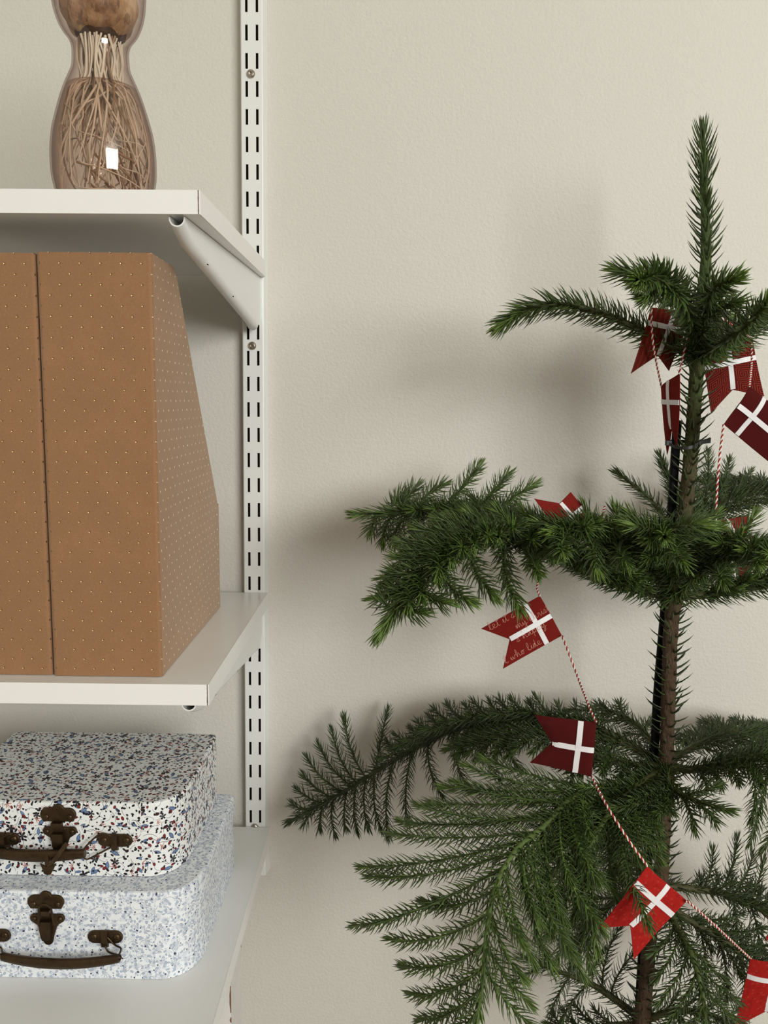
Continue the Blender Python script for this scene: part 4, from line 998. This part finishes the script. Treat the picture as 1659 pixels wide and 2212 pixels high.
# ------------------------------------------------------------------ flag garland
gar = empty('flag_garland', 'garland of red and white cotton swallowtail flags strung through the pine', 'garland', tuple(at(1450, 1400, -.25)))
GLOC = tuple(gar.location)
GLYPH = {   # one pen line per letter, x-height 1, joined up
    'l': (.55, [(0, .15), (.3, 1.1), (.36, 1.9), (.2, 2.), (.12, 1.2), (.15, .3), (.3, 0), (.55, .15)]),
    'e': (.65, [(0, .15), (.4, .6), (.36, .95), (.16, .95), (.08, .4), (.25, 0), (.65, .15)]),
    't': (.5, [(0, .15), (.22, 1.), (.26, 1.7), (.2, .3), (.3, 0), (.5, .15)]),
    'i': (.42, [(0, .15), (.2, .95), (.18, .25), (.26, 0), (.42, .15)]),
    's': (.55, [(0, .15), (.3, 1.), (.38, .5), (.28, .05), (.08, .1), (.25, .02), (.55, .15)]),
    'm': (1.1, [(0, .15), (.12, .95), (.16, 0), (.3, .85), (.44, .9), (.46, 0), (.62, .85), (.78, .9), (.8, .2), (.9, 0), (1.1, .15)]),
    'n': (.8, [(0, .15), (.12, .95), (.16, 0), (.3, .85), (.46, .9), (.5, .2), (.6, 0), (.8, .15)]),
    'y': (.75, [(0, .15), (.1, .9), (.14, .2), (.3, .05), (.48, .9), (.46, -.5), (.25, -1.), (.15, -.75), (.45, -.1), (.75, .15)]),
    'r': (.55, [(0, .15), (.14, .95), (.2, .8), (.36, .85), (.32, .2), (.4, 0), (.55, .15)]),
    'c': (.6, [(0, .15), (.38, .85), (.2, .98), (.06, .5), (.2, 0), (.6, .15)]),
    'h': (.85, [(0, .15), (.26, 1.3), (.26, 2.), (.12, 1.8), (.14, 0), (.3, .8), (.48, .85), (.52, .2), (.62, 0), (.85, .15)]),
    'a': (.7, [(0, .15), (.4, .85), (.16, .92), (.06, .4), (.2, 0), (.42, .8), (.44, .2), (.52, 0), (.7, .15)]),
    'p': (.75, [(0, .15), (.16, .9), (.14, -.9), (.2, .6), (.4, .92), (.52, .5), (.36, .05), (.2, .15), (.75, .15)]),
    'o': (.65, [(0, .15), (.34, .92), (.1, .8), (.08, .2), (.3, 0), (.44, .5), (.36, .9), (.65, .8)]),
    'd': (.75, [(0, .15), (.38, .88), (.14, .9), (.06, .3), (.22, 0), (.42, .8), (.46, 2.), (.46, .3), (.56, 0), (.75, .15)]),
    'w': (.95, [(0, .15), (.08, .9), (.14, .1), (.3, .05), (.4, .8), (.46, .1), (.62, .05), (.76, .9), (.95, .8)])}
def scribble(mb, text, o, ex, ey, lay, size, w=.00026):
    x = 0.; pen = []
    def draw(l):
        if len(l) < 2: return
        P = np.array([o + ex*a*size*1.75 + ey*b*size for a, b in l]); mb.tube(lay(smooth_curve(P, max(8, 5*len(l)))), w, 5)
    for ch in text:
        if ch == ' ': draw(pen); pen = []; x += .45; continue
        adv, st = GLYPH[ch]; pen += [(x+a, b) for a, b in st[(1 if pen else 0):]]
        if ch == 'i': draw([(x+.22, 1.3), (x+.26, 1.4)])
        if ch == 't': draw([(x+.02, 1.25), (x+.5, 1.35)])
        x += adv
    draw(pen)

def flag(mat, H1, H2, T1, T2, Nn, cross=(.36, .36), thick=.0026, label=None, text=None, back=False, hoist_red=False):
    """swallowtail flag: hoist H1-H2, tails T1, T2, notch Nn, each (px, py, Y); puffed cloth with two satin ribbons"""
    h1, h2, t1, t2, nn = (at(*q) for q in (H1, H2, T1, T2, Nn))
    nrm = unit(np.cross((t1+t2)/2-(h1+h2)/2, h2-h1))
    if nrm @ (CAM-h1) < 0: nrm = -nrm
    hm = (h1+h2)/2
    # surface grid: v across (h1 side -> middle -> h2 side), u from hoist to tail
    nu, nv = 14, 13; t = thick/2
    def S(u, v):
        e = lambda a, c: a+(c-a)*u
        p = e(h1, t1)*(1-2*v)+e(hm, nn)*(2*v) if v < .5 else e(hm, nn)*(2-2*v)+e(h2, t2)*(2*v-1)
        edge = min(1., min(u, 1-u)*7)**.5*min(1., min(v, 1-v)*7)**.5
        wav = .0016*sn(2.6*u+3.1*v)+.0010*sn(6*v-2*u)
        return p, edge, wav
    ex = unit(hm-nn); L = np.linalg.norm(hm-nn); wd = np.linalg.norm(h2-h1)
    b = MB(); fr, bk, uv = [], [], []
    for i in range(nu+1):
        r1, r2, r3 = [], [], []
        for j in range(nv):
            u, v = i/nu, j/(nv-1); p, e, w = S(u, v)
            r1.append(tuple(p+nrm*(w+t*(.25+.75*e)))); r2.append(tuple(p+nrm*(w-t*(.25+.75*e)))); r3.append((u*L*1.2, v*wd))
        fr.append(r1); bk.append(r2); uv.append(r3)
    b.loft(fr, 0, False, False, True, False, uv); b.loft(bk, 0, False, False, True, False, uv)
    for i in range(nu):
        for j in (0, nv-1): b.add([fr[i][j], fr[i+1][j], bk[i+1][j], bk[i][j]], [(0, 1, 2, 3)], 0, [[(.01, .01)]*4])
    for j in range(nv-1):
        for i in (0, nu): b.add([fr[i][j], fr[i][j+1], bk[i][j+1], bk[i][j]], [(0, 1, 2, 3)], 0, [[(.01, .01)]*4])
    o = b.build('flag', M[mat], gar)
    if label: tag(o, label)
    def strip(f, n, w=.0026):
        """ribbon laid over both faces along f(s)"""
        rr = []
        P = [f(s) for s in np.linspace(0, 1, n)]
        for side in (1, -1):
            ring = []
            for k in range(n):
                u, v = P[k]; p, e, wv = S(u, v); d = np.array(S(*P[min(n-1, k+1)])[0])-np.array(S(*P[max(0, k-1)])[0])
                sd = unit(np.cross(unit(d), nrm)); c = p+nrm*(wv+side*(t*(.25+.75*e)+.00035))
                ring.append([tuple(c-sd*w+nrm*.00022*side), tuple(c+sd*w+nrm*.00022*side), tuple(c+sd*w-nrm*.0004*side), tuple(c-sd*w-nrm*.0004*side)])
            q = MB(); q.loft(ring); rr.append(q)
        q = rr[0]; q.add(rr[1].v, rr[1].f); q.build('ribbon', M['ribbon'], o)
    strip(lambda s: (.005+.985*s, .5), 14)
    def across(s):
        v = .005+.99*s; a, c = S(0, v)[0], S(1, v)[0]; ln = max(1e-6, (a-c) @ ex)
        return (max(.03, min(.97, (L*(cross[0]+(cross[1]-cross[0])*s) - (hm-a) @ ex)/ln)), v)
    strip(across, 14)
    if text:
        ey = unit(t1-t2); ey = unit(ey-ex*(ey @ ex)); q = MB()
        grid = [S(a, c) for a in np.linspace(0, 1, 41) for c in np.linspace(0, 1, 41)]
        gp = np.array([g_[0]-nrm*(g_[0] @ nrm) for g_ in grid]); gh = np.array([g_[0] @ nrm + g_[2]+t*(.25+.75*g_[1])+.0004 for g_ in grid])
        def lay(Q):                                                # press the pen line onto the puffed cloth
            Q = Q-np.outer(Q @ nrm, nrm); d2 = ((Q[:, None]-gp[None])**2).sum(2); k = np.argsort(d2, 1)[:, :4]
            wt = 1/(np.take_along_axis(d2, k, 1)+1e-8); hgt = (gh[k]*wt).sum(1)/wt.sum(1)
            return Q+np.outer(hgt, nrm)
        for line, (u, v), size in text:
            p, e, w = S(u, v); scribble(q, line, p, ex, ey, lay, size)
        tag(q.build('printed_script', M['ink'], o), 'pale handwriting printed on the flag')
    return o
flag('red_stripes', (1407, 664, -.215), (1500, 676, -.20), (1363, 807, -.205), (1447, 802, -.195), (1421, 768, -.20), (.38, .36), label='dark striped flag hanging under the top tier')
flag('red', (1428, 836, -.175), (1468, 806, -.215), (1441, 982, -.175), (1458, 965, -.205), (1450, 928, -.19), (.45, .42), label='narrow flag turned nearly edge on beside the trunk')
flag('red_squares', (1514, 752, -.185), (1625, 728, -.185), (1536, 893, -.185), (1652, 856, -.185), (1583, 842, -.185), (.44, .42), label='flag printed with concentric squares')
flag('red_shaded', (1619, 834, -.265), (1564, 917, -.265), (1738, 930, -.245), (1685, 1016, -.245), (1677, 944, -.25), (.34, .34), label='darkened red flag at the right edge under the top tier')
flag('red', (1545, 1143, -.300), (1610, 1175, -.275), (1503, 1130, -.275), (1622, 1113, -.235), (1570, 1121, -.262), (.40, .40), label='flag lying almost flat on the needles')
flag('red_shaded', (1560, 1150, -.262), (1640, 1160, -.262), (1600, 1245, -.262), (1672, 1236, -.262), (1640, 1205, -.262), (.4, .4), label='darkened red flag half sunk in the needles at right')
flag('red', (1212, 1158, -.335), (1294, 1130, -.325), (1154, 1077, -.335), (1234, 1062, -.315), (1209, 1087, -.325), (.45, .45), label='flag standing tails up out of the second tier')
flag('red', (1166, 1287, -.225), (1214, 1373, -.235), (1039, 1358, -.235), (1087, 1445, -.245), (1101, 1381, -.24), (.36, .36), label='flag printed with handwriting',
     text=[('let it s', (.97, .13), .0042), ('my christ', (.70, .38), .0040), ('s happy', (.80, .64), .0042), ('l who lide', (.97, .93), .0040)])
flag('red_shaded', (1288, 1560, -.330), (1278, 1678, -.335), (1155, 1544, -.322), (1145, 1648, -.325), (1192, 1605, -.325), (.38, .38), .0045, label='red flag with shade in its colour, hanging against the third tier')
flag('red_bright', (1398, 1871, -.400), (1484, 1946, -.395), (1292, 2006, -.410), (1371, 2075, -.400), (1362, 2000, -.405), (.36, .36), label='bright mottled red flag hanging before the trunk')
flag('red_bright', (1621, 2071, -.320), (1735, 2082, -.330), (1586, 2222, -.315), (1712, 2240, -.32), (1655, 2185, -.318), (.36, .34), label='bright red flag cut by the lower right corner')
flag('red_bright', (1735, 1962, -.145), (1748, 2025, -.145), (1634, 1964, -.15), (1652, 2034, -.15), (1672, 1998, -.15), (.4, .4), label='small bit of a red flag behind the twigs at the right edge')
def twine(px):
    c = smooth_curve(P3(px), 8); L = np.linalg.norm(np.diff(c, axis=0), axis=1).sum(); n = max(12, int(L/.00045)); c = smooth_curve(c, n)
    T, N, B = frames(c); s = np.linspace(0, L, n); b = MB(); r = .00052
    for k, mi in ((0., 0), (math.pi, 1)):
        a = s/.0062*2*math.pi+k
        b.tube(c+(N*np.cos(a)[:, None]+B*np.sin(a)[:, None])*r, .00068, 6, mi)
    b.build('twine', [M['twine_red'], M['twine_white']], gar)
twine([(1407, 663, -.222), (1411, 745, -.222), (1429, 838, -.182)])
twine([(1500, 678, -.208), (1487, 725, -.216), (1476, 768, -.219), (1467, 808, -.219)])
twine([(1500, 674, -.206), (1508, 660, -.225), (1560, 688, -.232), (1607, 718, -.232)])
twine([(1607, 718, -.232), (1618, 728, -.21), (1625, 730, -.19)])
twine([(1623, 730, -.192), (1624, 780, -.215), (1619, 834, -.27)])
twine([(1563, 917, -.27), (1553, 1000, -.285), (1546, 1118, -.302), (1547, 1142, -.304)])
twine([(1294, 1129, -.327), (1301, 1118, -.32), (1306, 1095, -.30)])
twine([(1166, 1287, -.228), (1160, 1268, -.24), (1172, 1235, -.26)])
twine([(1214, 1373, -.238), (1245, 1455, -.25), (1272, 1525, -.31), (1288, 1560, -.334)])
twine([(1278, 1678, -.339), (1312, 1742, -.385), (1358, 1815, -.405), (1398, 1871, -.404)])
twine([(1484, 1946, -.399), (1545, 2000, -.375), (1621, 2071, -.325)])
